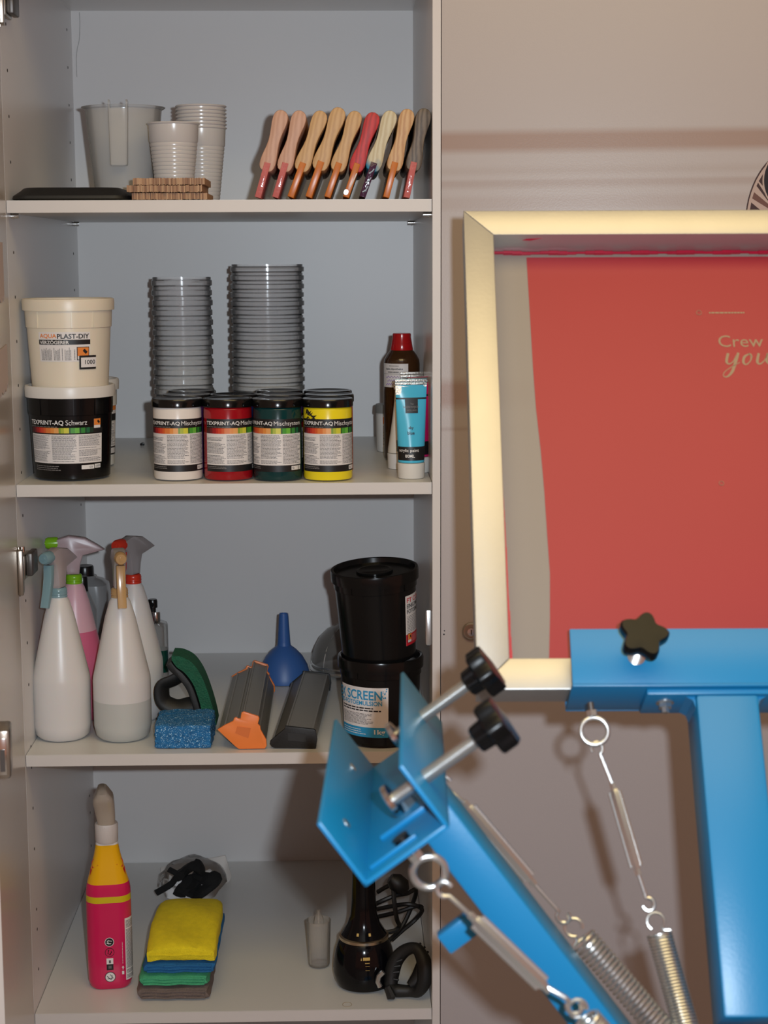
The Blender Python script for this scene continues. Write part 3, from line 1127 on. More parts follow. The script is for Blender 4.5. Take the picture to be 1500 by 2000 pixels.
b.micro(u_(760), u_(780), hz(716), hz(713), 1, M_GREYINK, fn, .0006, .5)
b.text('heim-Apotheke', u_(755), u_(786), hz(723), hz(718.5), M_INK, fn, .0008, .02)
b.micro(u_(758), u_(780), hz(728), hz(725), 1, M_DKGREY, fn, .0006, .7)
b.rect(u_(751), u_(796), hz(730.5), hz(730), M_INK, fn, .0006, 8)
M_PEN = mat('violet_pen', c(120, 60, 170), .5)
for yy, a, bq in ((736, 755, 779), (743, 757, 776), (750, 755, 770)):
    b.tube([fn(u_(a + (bq - a) * t_ / 16), hz(yy + 2.2 * math.sin(t_ * 1.7)), .0007) for t_ in range(17)], .0003, M_PEN, 5)
b.build('label', mb_)

# small white jar with a grey lid
q = at_z(766, 884, Z2)
s_ = mpp(q)
sj = thing('small_jar', 'small white jar with a grey lid beside the medicine bottle', 'jar', (q.x, q.y + .02, Z2 + EPS))
MB().lathe([(0, 0), (28 * s_, 0), (30 * s_, .002), (31 * s_, 72 * s_), (29 * s_, 77 * s_), (0, 77 * s_)], mat('white_jar_plastic', c(214, 210, 206), .3), 40).build('jar_body', sj)
MB().lathe([(32.5 * s_, 76 * s_), (33 * s_, 78 * s_), (32 * s_, 91 * s_), (30.5 * s_, 93 * s_), (0, 92.5 * s_)], mat('grey_lid_plastic', c(128, 128, 126), .35), 40).build('screw_lid', sj)
fn = cone(30.4 * s_, 31.2 * s_, 74 * s_)
b = MB()
b.rect(-.017, .016, 10 * s_, 72 * s_, M_PAPER, fn, .0003, 10)
b.rect(-.015, .004, 56 * s_, 69 * s_, M_ORANGEP, fn, .0005, 6)
b.poly([(-.006, 60 * s_), (-.001, 58 * s_), (0, 63 * s_), (-.005, 66 * s_)], M_INK, fn, .0007)
b.micro(-.015, .014, 14 * s_, 52 * s_, 13, M_DKGREY, fn, .0005, .4)
b.build('label', sj)

# paint tubes


def paint_tube(label, px, pbase, ptop, hwpx, body, rot=0, lean=0, capm=M_LIDW, sky=False, dy=0):
    q = at_z(px, pbase, Z2)
    q.y += dy + .016
    s = mpp(q)
    h = at_y(px, ptop, q.y).z - Z2
    r = hwpx * s
    root = thing('paint_tube', label, 'paint tube', (q.x, q.y, Z2 + EPS), (lean, 0, rot), 'acrylic paint tubes')
    ch = 30 * s
    MB().lathe([(0, 0), (r * .84, 0), (r * .87, .001), (r * .90, ch - .001), (r * .84, ch), (0, ch)], capm, 36).build('screw_cap', root)
    rings, N = [], 40
    for t_ in [0, .02, .06, .2, .4, .6, .75, .85, .92, .94, 1]:
        z = ch + .0008 + (h - ch) * t_
        fl_ = max(0, min(1, (t_ - .05) / .87))
        hx_ = r * (.86 + .17 * fl_)
        hy_ = r * .86 * (1 - fl_) + .0011 * fl_
        rings.append([V((hx_ * math.cos(2 * PI * i / N), hy_ * math.sin(2 * PI * i / N), z)) for i in range(N)])
    bd = MB().loft(rings, body)
    bd.build('tube_body', root)

    def fn(u, v, e):                                     # front surface of the tube
        t_ = (v - ch - .0008) / (h - ch)
        fl_ = max(0, min(1, (t_ - .05) / .87))
        hx_ = r * (.86 + .17 * fl_)
        hy_ = r * .86 * (1 - fl_) + .0011 * fl_
        a = max(-1.5, min(1.5, u))
        return V((hx_ * math.sin(a), -hy_ * math.cos(a) - e, v))
    b_ = MB()
    hh = h - ch
    b_.rect(-1.5, 1.5, ch + hh * .035, ch + hh * .20, M_INK, fn, .0004, 24, 3)
    b_.rect(-1.5, 1.5, ch + hh * .765, ch + hh * .785, M_INK, fn, .0004, 24, 2)
    M_FOIL = mat('silver_crimp', (.62, .60, .56, 1), .3, .9, bump=.5, bscale=500)
    if sky:
        b_.rect(-.45, .42, ch + hh * .60, ch + hh * .765, M_INK, fn, .0006, 8, 6)
        b_.text('Van', -.10, .12, ch + hh * .70, ch + hh * .725, M_GREYINK, fn, .0009)
        b_.text('BLEISWIJCK', -.58, .52, ch + hh * .655, ch + hh * .685, M_GREYINK, fn, .0009)
        b_.text('HOLLAND', -.34, .34, ch + hh * .625, ch + hh * .643, M_GREYINK, fn, .0009)
        b_.text('sky', -.27, .08, ch + hh * .40, ch + hh * .445, M_INK, fn, .0009, .02)
        b_.text('blue', -.36, .14, ch + hh * .345, ch + hh * .385, M_INK, fn, .0009, .02)
        b_.text('acrylic paint', -1.2, .45, ch + hh * .128, ch + hh * .175, M_WPRINT, fn, .0009, .01)
        b_.text('80ML', -.62, .12, ch + hh * .072, ch + hh * .108, M_WPRINT, fn, .0009, .01)
        b_.poly([(-1.5, ch + hh * .82), (-.9, ch + hh * .82), (-.72, ch + hh * .84), (-.66, ch + hh * .915), (1.5, ch + hh * .915), (1.5, ch + hh * .93), (-1.5, ch + hh * .93)], M_FOIL, fn, .0006)
    b_.build('label', root)
    cr = MB()
    for k in range(2):
        cr.box(-r * 1.05, r * 1.05, -.0018, .0018, h * .945 + k * h * .03, h * .972 + k * h * .03, M_FOIL, .0005)
    cr.build('crimp', root)
    return root


paint_tube('sky blue acrylic paint tube standing on its white cap at the shelf end', 804, 936, 742, 30, mat('sky_blue_tube', c(78, 186, 220), .2), rot=.12, sky=True)
paint_tube('cream white paint tube turned edge-on left of the sky blue tube', 780, 918, 751, 25, mat('cream_tube', c(222, 214, 200), .2), rot=1.25, dy=.004)
paint_tube('magenta paint tube squeezed between the sky blue tube and the side panel', 819, 928, 738, 24, mat('magenta_tube', c(196, 24, 96), .2), rot=.5, dy=.018)
paint_tube('grey paint tube standing between the magenta tube and the medicine bottle', 806, 906, 728, 22, mat('grey_tube', c(150, 146, 142), .25), rot=.2, dy=.012)

# ------------------------------------------------------------------ third shelf
# spray bottles


def spray_bottle(label, px, pbase, y_off, yaw, body_mat, tint, head_mat, nozzle_mat, liquid=None, scale=1.0):
    q = at_z(px, pbase, Z3)
    q.y += y_off
    s = .00071 * scale
    r = 58 * s
    root = thing('spray_bottle', label, 'spray bottle', (ground_x(px, q.y + r, Z3), q.y + r, Z3 + EPS), None, 'conical spray bottles')
    prof_ = [(0, .003), (r * .80, .001), (r * .93, .006), (r, .020), (r, 118 * s), (r * .985, 128 * s), (r * .80, 176 * s), (r * .52, 250 * s), (r * .36, 281 * s), (r * .285, 288 * s), (r * .285, 292 * s), (0, 292 * s)]
    if liquid:
        lv, lm = liquid
        lo = [p_ for p_ in prof_ if p_[1] <= lv]
        hi = [p_ for p_ in prof_ if p_[1] > lv]
        (ra, za), (rb, zb_) = lo[-1], hi[0]
        rm = ra + (rb - ra) * (lv - za) / (zb_ - za)
        b_ = MB().lathe([(rm, lv)] + hi, body_mat, 56)
        b_.lathe(lo + [(rm, lv)], lm, 56)
    else:
        b_ = MB().lathe(prof_, body_mat, 56)
    b_.build('bottle_body', root)
    cr = r * .295
    b_ = MB().lathe([(cr, 288.5 * s), (cr * 1.02, 290 * s), (cr * .97, 293 * s), (cr * 1.03, 295 * s), (cr * .98, 299 * s), (cr * 1.02, 301 * s), (cr * .94, 306 * s), (cr * .8, 308 * s), (0, 308 * s)], tint, 36)
    b_.build('collar', root)
    hd = bpy.data.objects.new('sprayer_head', None)
    w = .0085
    R = Matrix.Rotation(yaw, 4, 'Z') @ Matrix.Rotation(PI / 2, 4, 'Z')     # profile x -> forward
    zz0 = 308 * s
    prof2 = [(-.008, zz0), (.010, zz0), (.013, zz0 + .022), (.016, zz0 + .034), (.024, zz0 + .040), (.026, zz0 + .052), (.006, zz0 + .058), (-.018, zz0 + .054), (-.036, zz0 + .043), (-.046, zz0 + .036), (-.030, zz0 + .032), (-.014, zz0 + .028), (-.010, zz0 + .015)]
    Rf = Matrix.Rotation(yaw, 4, 'Z') @ Matrix(((0, 1, 0, 0), (-1, 0, 0, 0), (0, 0, 1, 0), (0, 0, 0, 1)))
    h_ = MB().prism(prof2, -w, w, head_mat, Rf, bev=.003)
    head = h_.build('sprayer_head', root)
    bpy.data.objects.remove(hd)
    nz_ = MB().tube([Rf @ V((x, 0, zz0 + .047)) for x in (.022, .026, .036, .040)], [.0088, .0092, .0088, .0070], nozzle_mat, 24)
    nz_.cyl(Rf @ V((.040, 0, zz0 + .047)), Rf @ V((.0412, 0, zz0 + .047)), .0028, nozzle_mat, 14)
    nz_.build('nozzle', root)
    tp = [(.020, zz0 + .036), (.030, zz0 + .036), (.031, zz0 + .018), (.036, zz0 - .002), (.043, zz0 - .022), (.037, zz0 - .024), (.028, zz0 - .006), (.022, zz0 + .012)]
    MB().prism(tp, -.0062, .0062, nozzle_mat, Rf, bev=.0012).build('trigger', root)
    return root


M_PE = mat('milky_polyethylene', c(212, 208, 206), .33, sss=.15)
M_PEPINK = mat('milky_pink_upper', c(222, 176, 186), .33, sss=.15)
M_LQP = mat('pink_liquid_behind_plastic', c(214, 104, 136), .33, sss=.1)
M_LQG = mat('grey_liquid_behind_plastic', c(188, 188, 184), .33, sss=.1)
M_HEADC = clear('frosted_sprayer_plastic', c(206, 190, 190), .55, .3)
MB_T = clear('pale_blue_tint_plastic', c(132, 166, 176), .75, .2)
MB_G = mat('lime_green_plastic', c(128, 186, 30), .25)
MB_A = clear('amber_tint_plastic', c(196, 156, 104), .72, .2)
MB_R = mat('red_orange_plastic', c(200, 52, 34), .25)
spray_bottle('milky spray bottle with a pale blue trigger at the front left of the third shelf', 123.5, 1454, 0, -.35, M_PE, MB_T, M_HEADC, MB_T)
spray_bottle('spray bottle of pink liquid with a lime green trigger behind the pale blue one', 153, 1454, .105, -1.45, M_PEPINK, MB_G, clear('pinkish_sprayer_plastic', c(206, 178, 180), .6, .3), MB_G, (.135, M_LQP))
spray_bottle('half filled milky spray bottle with an amber trigger, in front of the red one', 241, 1455, 0, .22, M_PE, MB_A, clear('frosted_grey_sprayer', c(186, 178, 172), .6, .3), MB_A, (.058, M_LQG))
spray_bottle('milky spray bottle with a red orange nozzle behind the amber one', 267, 1454, .105, -.55, M_PE, MB_R, clear('grey_sprayer_plastic', c(170, 164, 164), .6, .3), MB_R)

# grey canisters behind the spray bottles
M_CAN = clear('smoky_canister_plastic', c(150, 150, 150), .72, .3)
YC = 2.70
p = at_y(178, 1250, YC)
s_ = mpp(p)
hz = lambda y: at_y(178, y, YC).z - Z3
can = thing('canister', 'smoky grey canister with a black cap behind the spray bottles', 'canister', (p.x, YC, Z3 + EPS))
rings = []
for y, wpx, d in ((1400, 74, .06), (1395, 78, .064), (1160, 78, .064), (1140, 72, .06), (1132, 54, .046), (1128, 30, .03), (1124, 26, .026)):
    rings.append([V((x, yy, max(.0005, hz(y)))) for x, yy in rr(wpx * s_, d, min(.018, wpx * s_ * .4), 6)])
rings[0] = [V((v.x, v.y, .0005)) for v in rings[0]]
rings[1] = [V((v.x, v.y, .004)) for v in rings[1]]
MB().loft(rings, M_CAN).build('canister_body', can)
MB().lathe([(17 * s_, hz(1130)), (17.5 * s_, hz(1128)), (17 * s_, hz(1108)), (15.5 * s_, hz(1105)), (0, hz(1105))], M_BLACK, 36).build('cap', can, loc=(-8 * s_, 0, 0))
fn = flat((0, -.0323, 0), (1, 0, 0), (0, 0, 1), (0, -1, 0))
b = MB()
xx = lambda x: (x - 178) * s_
b.rect(xx(140), xx(184.5), hz(1250), hz(1200), M_PAPER, fn, .0004)
b.text('REINIGER', xx(140), xx(181.5), hz(1212), hz(1204), M_INK, fn, .0008, .02)
b.text('5', xx(175.5), xx(180), hz(1228), hz(1221), M_DKGREY, fn, .0008)
b.build('label', can)
YC2 = 2.60
p = at_y(163, 1200, YC2)
s2 = mpp(p)
hz2 = lambda y: at_y(163, y, YC2).z - Z3
c2 = thing('small_bottle', 'small bottle with a black cap wedged between pink spray bottle and canister', 'bottle', (p.x, YC2, Z3 + EPS))
MB().lathe([(0, 0), (.020, 0), (.021, .003), (.021, hz2(1190)), (.009, hz2(1155)), (0, hz2(1155))], M_CAN, 32).build('bottle_body', c2)
MB().lathe([(.0082, hz2(1156)), (.0085, hz2(1154)), (.0080, hz2(1129)), (.007, hz2(1126)), (0, hz2(1126))], M_BLACK, 28).build('cap', c2)

# pump bottle
YP = 2.64
p = at_y(307, 1250, YP)
s_ = mpp(p)
hz = lambda y: at_y(305, y, YP).z - Z3
pb_ = thing('pump_bottle', 'clear pump bottle of dark green soap with a black pump and silver collar', 'bottle', (p.x, YP, Z3 + EPS))
zl = hz(1268)
M_PBC = clear('clear_bottle_plastic', c(150, 146, 140), .35, .1)
M_GSO = mat('dark_green_soap', c(12, 60, 50), .1)
b = MB()
O = lambda w, z: [V((x, y, z)) for x, y in rr(w * s_, .032, .011, 6)]
b.loft([O(40, .001), O(43, .004), O(43, zl - .02)], M_PBC, True, False)
b.loft([O(43.2, zl - .035), O(43.2, zl)], M_GSO)
b.loft([O(43, zl), O(42, hz(1222)), O(38, hz(1217)), O(22, hz(1214))], M_PBC, False, True)
b.build('bottle_body', pb_)
MB().lathe([(9 * s_, hz(1217)), (9.4 * s_, hz(1215)), (9.4 * s_, hz(1197)), (8.6 * s_, hz(1195)), (0, hz(1195))], M_CHROME, 28).build('collar', pb_, loc=(-2 * s_, 0, 0))
b = MB().lathe([(6 * s_, hz(1196)), (6 * s_, hz(1188)), (9.2 * s_, hz(1187)), (9.2 * s_, hz(1174)), (8 * s_, hz(1171)), (0, hz(1171))], M_BLACK, 28)
b.tube([(0, -.004, hz(1180)), (-.004, -.012, hz(1180)), (-.007, -.020, hz(1183))], [.004, .0036, .0028], M_BLACK, 12)
b.build('pump', pb_, loc=(-7 * s_, 0, 0))

# green scouring pad with black handle, standing on its edge
YG = 2.47
gp = lambda x, y, yy=YG: at_y(x, y, yy)
M_GPAD = mat('green_scouring_pad', c(8, 84, 58), .75, var=.45, vscale=120, bump=.9, bscale=420)
base = at_z(400, 1418, Z3)
sc_ = thing('scrub_pad', 'green scouring pad with a black handle standing behind the blue sponge', 'scrubber', (base.x, YG, Z3 + EPS))
loc0 = V((base.x, YG, Z3 + EPS))
zfix = gp(418, 1414).z - Z3 - .002
toL = lambda x, y: (gp(x, y).x - base.x, gp(x, y).z - Z3 - zfix)
outer = smooth_path([V((*toL(x, y), 0)) for x, y in ((338, 1274), (356, 1276), (378, 1288), (396, 1314), (410, 1350), (420, 1384), (425, 1408))], 6)
inner = smooth_path([V((*toL(x, y), 0)) for x, y in ((338, 1282), (348, 1296), (364, 1308), (380, 1330), (391, 1360), (400, 1392), (414, 1412))], 6)
pts = [(v.x, v.y) for v in outer] + [(v.x, v.y) for v in inner[::-1]]
MB().prism(pts, -.022, .03, M_GPAD).build('pad', sc_)
pl_ = smooth_path([V((*toL(x, y), 0)) for x, y in ((337, 1286), (346, 1298), (361, 1311), (377, 1333), (388, 1362), (396, 1390))], 5)
pts = [(v.x, v.y) for v in pl_] + [(v.x - .008, v.y - .006) for v in pl_[::-1]]
MB().prism(pts, -.020, .028, M_BLACKM, bev=.0015).build('backing_plate', sc_)
hp = [(356, 1318), (338, 1328), (320, 1336), (316, 1352), (322, 1370), (345, 1380), (368, 1376), (390, 1370)]
b = MB()
hpts = smooth_path([V((toL(x, y)[0], -.004, toL(x, y)[1])) for x, y in hp], 5)
b.tube(hpts, .0068, M_BLACKM, 12, flat=2.0)
b.build('handle', sc_)

# blue sponge


def lumpy_box(w, d, h, m, n=(24, 24, 10), amp=.001, freq=300, round_=.004, seed=0, sag=None):
    bm = bmesh.new()
    bmesh.ops.create_cube(bm, size=1)
    bmesh.ops.subdivide_edges(bm, edges=list(bm.edges), cuts=12, use_grid_fill=True)
    vs, fs = [], []
    bm.verts.index_update()
    for v in bm.verts:
        x, y, z = v.co.x * w, v.co.y * d, (v.co.z + .5) * h
        # round the box edges
        ix, iy, iz = max(-w / 2 + round_, min(w / 2 - round_, x)), max(-d / 2 + round_, min(d / 2 - round_, y)), max(round_, min(h - round_, z))
        dv = V((x - ix, y - iy, z - iz))
        if dv.length > 1e-9:
            dv = dv.normalized() * min(round_, dv.length)
        p_ = V((ix, iy, iz)) + dv
        if sag:
            p_ = sag(p_)
        nn = noise.noise_vector(p_ * freq + V((seed, seed, seed))) * amp
        if p_.z < .0015:
            nn.z = abs(nn.z) * .1
        vs.append(p_ + nn)
    fs = [[v.index for v in f.verts] for f in bm.faces]
    bm.free()
    return MB().add(vs, fs, m)


def speckle(name, col, spark, dens=.62, rough=.75, bs=500):
    m = mat(name, col, rough, var=.5, vscale=150, bump=1.0, bscale=bs)
    nt = m.node_tree
    b_ = nt.nodes['Principled BSDF']
    src = b_.inputs['Base Color'].links[0].from_socket
    tc = [n for n in nt.nodes if n.type == 'TEX_COORD'][0]
    nz = nt.nodes.new('ShaderNodeTexNoise')
    nz.inputs['Scale'].default_value = 620
    nz.inputs['Detail'].default_value = 1
    nt.links.new(tc.outputs['Object'], nz.inputs['Vector'])
    mr = nt.nodes.new('ShaderNodeMapRange')
    mr.inputs['From Min'].default_value = dens
    mr.inputs['From Max'].default_value = dens + .06
    nt.links.new(nz.outputs['Fac'], mr.inputs['Value'])
    mx = nt.nodes.new('ShaderNodeMix')
    mx.data_type = 'RGBA'
    nt.links.new(mr.outputs[0], mx.inputs['Factor'])
    nt.links.new(src, mx.inputs['A'])
    mx.inputs['B'].default_value = spark
    nt.links.new(mx.outputs['Result'], b_.inputs['Base Color'])
    return m


M_SPONGE = speckle('blue_sponge', c(24, 104, 160), c(170, 210, 236), .61)
q = at_z(357, 1464, Z3)
s_ = mpp(q)
o = lumpy_box(110 * s_, .09, 47 * s_, M_SPONGE, amp=.0028, freq=520, round_=.003).build('sponge', loc=(q.x, q.y + .047, Z3 + EPS))
tag(o, 'coarse bright blue sponge at the front of the third shelf', 'sponge')

# scoop coaters
M_GALU = mat('grey_anodised_aluminium', c(128, 126, 122), .45, .3, bump=.05, bscale=300)
M_OCAP = mat('orange_plastic', c(236, 128, 58), .4, var=.04, vscale=60)
reg = lambda x, y: (280 + x / 3.75, 1160 + y / 3.75)


def coater(label, outl, body, y0, length, capm, rot, bodym):
    fx, fy = reg(*outl[-1])
    q = at_z(*reg(*body['base']), Z3)
    q.y = y0
    s = mpp(at_z(*reg(*body['base']), Z3))
    bx_, by_ = body['base']
    f = lambda pts: [((x - bx_) / 3.75 * s, max(.0003, (by_ - y) / 3.75 * s)) for x, y in pts]
    root = thing('scoop_coater', label, 'scoop coater', (at_y(*reg(bx_, by_), y0).x, y0, Z3 + EPS), (0, 0, rot), 'emulsion scoop coaters')
    MB().prism(f(outl), 0, .005, capm, bev=.0012).build('end_cap', root)
    MB().prism(f(outl), length - .005, length, capm, bev=.0012).build('end_cap', root)
    bd_ = MB().prism(f(body['prof']), .0052, length - .0052, bodym)
    for a, b2 in body['ridges']:
        (xa, za), (xb, zb_) = f([a, b2])
        bd_.prism([(xa - .0012, za - .001), (xa + .0012, za - .001), (xa + .0012, za + .0016), (xa - .0012, za + .0016)], .0054, length - .0054, bodym)
    bd_.build('trough', root)
    em = f(body['mark'])
    MB().prism(em, -.0006, .0002, body['markm']).build('end_cap_badge', root)
    return root


cap1 = [(545, 985), (600, 951), (660, 922), (668, 900), (682, 893), (700, 905), (714, 905), (722, 860), (740, 852), (846, 888), (853, 904), (841, 945), (858, 962), (860, 985), (872, 1010), (900, 1062), (903, 1110), (890, 1132), (700, 1133), (675, 1115)]
body1 = [(556, 985), (603, 958), (668, 928), (690, 915), (716, 912), (735, 866), (840, 902), (830, 945), (850, 975), (866, 1016), (892, 1066), (894, 1105), (884, 1126), (703, 1126), (680, 1108)]
coater('grey scoop coater with orange end caps lying beside the blue sponge', cap1, dict(base=(725, 1135), prof=body1, ridges=[((690, 915), (690, 915)), ((737, 868), (0, 0)), ((838, 904), (0, 0)), ((600, 962), (0, 0)), ((852, 980), (0, 0))], mark=[(690, 960), (790, 975), (770, 1050), (675, 1010)], markm=mat('orange_badge', c(216, 112, 48), .5)),
       YF + .016, .315, M_OCAP, 0, M_GALU)
cap2 = [(925, 1104), (930, 1080), (948, 1062), (1035, 988), (1041, 966), (1250, 990), (1264, 1000), (1274, 1070), (1264, 1137), (960, 1134), (938, 1124)]
body2 = [(936, 1100), (944, 1078), (1040, 996), (1050, 976), (1244, 998), (1254, 1008), (1262, 1070), (1254, 1126), (962, 1126), (944, 1118)]
coater('grey scoop coater with black end caps lying left of the black emulsion buckets', cap2, dict(base=(1100, 1137), prof=body2, ridges=[((1052, 978), (0, 0)), ((1240, 1000), (0, 0)), ((950, 1070), (0, 0))], mark=[(1060, 1015), (1190, 1025), (1190, 1085), (1060, 1075)], markm=mat('dull_black_badge', c(34, 34, 34), .6)),
       YF + .017, .33, M_BLACKM, -.055, M_GALU)

# blue funnel, upside down
q = at_z(556, 1341, Z3)
s_ = mpp(q)
fu = thing('funnel', 'blue plastic funnel standing upside down behind the scoop coaters', 'funnel', (q.x - 2 * s_, q.y + 50 * s_, Z3 + EPS))
M_FUN = mat('blue_funnel_plastic', c(56, 98, 162), .42)
fh = at_y(551, 1199, q.y + .04).z - Z3
th_ = fh / 147
MB().lathe([(50 * s_, 0), (52.5 * s_, .001), (52.5 * s_, .005), (51 * s_, 14 * th_), (46 * s_, 34 * th_), (36 * s_, 54 * th_), (24 * s_, 68 * th_), (13.5 * s_, 77 * th_), (12.6 * s_, 84 * th_)], M_FUN, 56).build('funnel_cone', fu)
b = MB().lathe([(12.6 * s_, 84 * th_), (9.5 * s_, 140 * th_), (8.8 * s_, 147 * th_), (7.2 * s_, 147 * th_), (7.2 * s_, 138 * th_), (0, 136 * th_)], M_FUN, 32)
b.build('spout', fu)

# wire mesh strainer behind
YS = 2.80
p = at_y(690, 1290, YS)
s_ = mpp(p)


def mesh_mat(name, col, scale, opaque, metal=.6):
    m = clear(name, col, opaque, .35)
    return m


M_GAUZE = clear('wire_gauze', c(120, 116, 110), .62, .35)
ms = thing('strainer', 'grey wire mesh strainer dome behind the black emulsion buckets', 'strainer', (p.x, YS, Z3 + EPS))
r = 82 * s_
MB().lathe([(r, .012), (r * .985, .022), (r * .92, .042), (r * .80, .058), (r * .6, .072), (r * .35, .081), (0, .085)], M_GAUZE, 56).build('gauze_dome', ms)
b = MB()
b.tube([V((r * math.cos(a), r * math.sin(a), .008)) for a in [2 * PI * i / 64 for i in range(64)]], .0036, M_STEEL, 8, True)
b.tube([V((r * .985 * math.cos(a), r * .985 * math.sin(a), .016)) for a in [2 * PI * i / 64 for i in range(64)]], .002, M_STEEL, 8, True)
b.build('rim_ring', ms)
b = MB()
for k in range(4):
    a = PI * k / 4
    b.tube([V((r * math.cos(a) * math.cos(t_), r * math.sin(a) * math.cos(t_), .010 + .076 * math.sin(t_))) for t_ in [PI * i / 20 for i in range(21)]], .0009, M_STEEL, 6)
b.build('wire_rib', ms)

# black emulsion buckets
q = at_z(745, 1463, Z3)
s_ = mpp(q)
R0, R1 = 74 * s_, 80 * s_
lz = at_y(745, 1296, q.y - .004).z - Z3
eb = bucket('bucket', 'lower black emulsion bucket with a blue and white label', (ground_x(744, q.y + R0, Z3), q.y + R0, Z3 + EPS), R0, R1, lz, M_BBLK, M_BBLK, ch=.026)
fn = cone(R0 + .0002, R1 - .0002, lz)
cxp = 743
x_ = lambda x: math.asin(max(-1, min(1, (x - cxp) / 77))) * 77 * s_
z_ = lambda y: (1463 - y) * s_ * 1.0
M_CY = mat('label_cyan', c(38, 142, 190), .45)
b = MB()
ua, ub = -1.25 * R1, x_(756)
b.rect(ua, ub, z_(1441), z_(1341), M_PAPER, fn, .0004, 24)
b.rect(ua, ub, z_(1441), z_(1421), M_CY, fn, .0006, 24)
b.text('FLEX SCREEN', -1.62 * R1, x_(744), z_(1366), z_(1347), M_CY, fn, .0009, .02)
b.text('UV-RAPID-FOTOEMULSION', -1.7 * R1, x_(744), z_(1377), z_(1368), M_CY, fn, .0009, .02)
b.micro(ua + .004, x_(744), z_(1390), z_(1380), 2, M_INK, fn, .0007, .5)
b.micro(ua + .004, x_(727), z_(1416), z_(1393), 9, M_DKGREY, fn, .0006, .4)
b.text('1kg', x_(728), x_(750), z_(1437), z_(1425), M_WPRINT, fn, .001, .02)
b.micro(ua + .004, x_(712), z_(1437), z_(1424), 3, M_WPRINT, fn, .0008, .3)
for k in range(9):
    x0 = 742 + random.uniform(0, 10)
    y0 = 1345 + random.uniform(0, 18)
    w = random.uniform(1, 3)
    b.poly([(x_(x0), z_(y0)), (x_(min(755, x0 + w)), z_(y0 - 1)), (x_(min(755, x0 + w * .7)), z_(y0 - w * 1.6)), (x_(x0 - 1), z_(y0 - w))], M_CY, fn, .0008)
b.build('label', eb)
uz = Z3 + EPS + lz - .0035
qq = at_y(741, 1290, q.y)
hh = at_y(735, 1118, q.y).z - uz
eu = bucket('bucket', 'upper black emulsion bucket, tilted, with a red and white label on its right', (ground_x(741, q.y + R0, uz), q.y + R0, uz), R0 - .001, R1 + .001, hh, M_BBLK, M_BBLK, rot=(math.radians(4.0), math.radians(-3.0), 0), ch=.027)
b = MB().lathe([(.026, hh - .006), (.026, hh - .0035), (.022, hh - .003), (.020, hh - .0045), (0, hh - .0045)], M_BBLK, 32)
b.build('lid_boss', eu)
fn = cone(R0 - .0006, R1 + .0008, hh, .78)
b = MB()
M_LRED = mat('label_red', c(196, 26, 44), .45)
L0, L1 = 0.0, 1.45 * R1
lv = lambda v: .024 + (v - .030) * .88
b.rect(L0, L1, lv(.030), lv(.112), M_PAPER, fn, .0004, 20)
b.rect(L0, L1, lv(.030), lv(.0485), M_LRED, fn, .0006, 20)
b.text('FT COAT', L0 + .0025, L0 + .048, lv(.1005), lv(.1085), M_LRED, fn, .001, .012)
b.text('EINKOMPONENTEN', L0 + .0025, L0 + .068, lv(.0915), lv(.0985), M_INK, fn, .001, .012)
b.text('FOTOEMULSION', L0 + .0025, L0 + .056, lv(.0825), lv(.0895), M_INK, fn, .001, .012)
b.micro(L0 + .0025, L1 - .01, lv(.0515), lv(.079), 11, M_DKGREY, fn, .0007, .3)
hazard(b, L0 + .003, L0 + .012, lv(.0345), lv(.050), fn, .0009)
b.micro(L0 + .014, L1 - .01, lv(.034), lv(.046), 5, M_WPRINT, fn, .0008, .2)
b.build('label', eu)

# ------------------------------------------------------------------ bottom shelf
# pink and yellow spray cleaner
q = at_z(220, 1937, Z4)
s_ = mpp(q)
YK = q.y + .026
hz = lambda y: at_y(216, y, YK - .02).z - Z4
hb = lambda y: max(.0, hz(y) - hz(1937))
ck = thing('cleaner_spray', 'pink and yellow cleaner spray bottle on the bottom shelf', 'spray bottle', (at_y(216, 1900, YK).x, YK, Z4 + EPS), (0, 0, .12))
M_PK = mat('pink_shrink_sleeve', c(206, 28, 84), .2, var=.05, vscale=30)
M_YL = mat('yellow_shrink_sleeve', c(232, 172, 14), .2)
M_YL2 = mat('lemon_shrink_sleeve', c(206, 182, 24), .2)
prof_ = [(1937, 36), (1933, 40), (1922, 43), (1880, 43.5), (1800, 43.5), (1765, 43.5), (1748, 43), (1736, 41), (1722, 37), (1700, 31), (1680, 25.5), (1664, 22.5), (1656, 21.5)]
O = lambda y, w, g=0: [V((x, yy, hb(y) + .0004)) for x, yy in rr(2 * w * s_ + g, 1.36 * w * s_ + g, w * s_ * .60, 8)]


def prof_w(y):
    for (ya, wa), (yb_, wb) in zip(prof_, prof_[1:]):
        if yb_ <= y <= ya:
            return wa + (wb - wa) * (ya - y) / (ya - yb_)
    return prof_[0][1]


def band(b_, ya, yb_, m, c0=False, c1=False, g=0):
    ys = sorted(set([ya, yb_] + [p_[0] for p_ in prof_ if yb_ < p_[0] < ya]), reverse=True)
    b_.loft([O(y, prof_w(y), g) for y in ys], m, c0, c1)


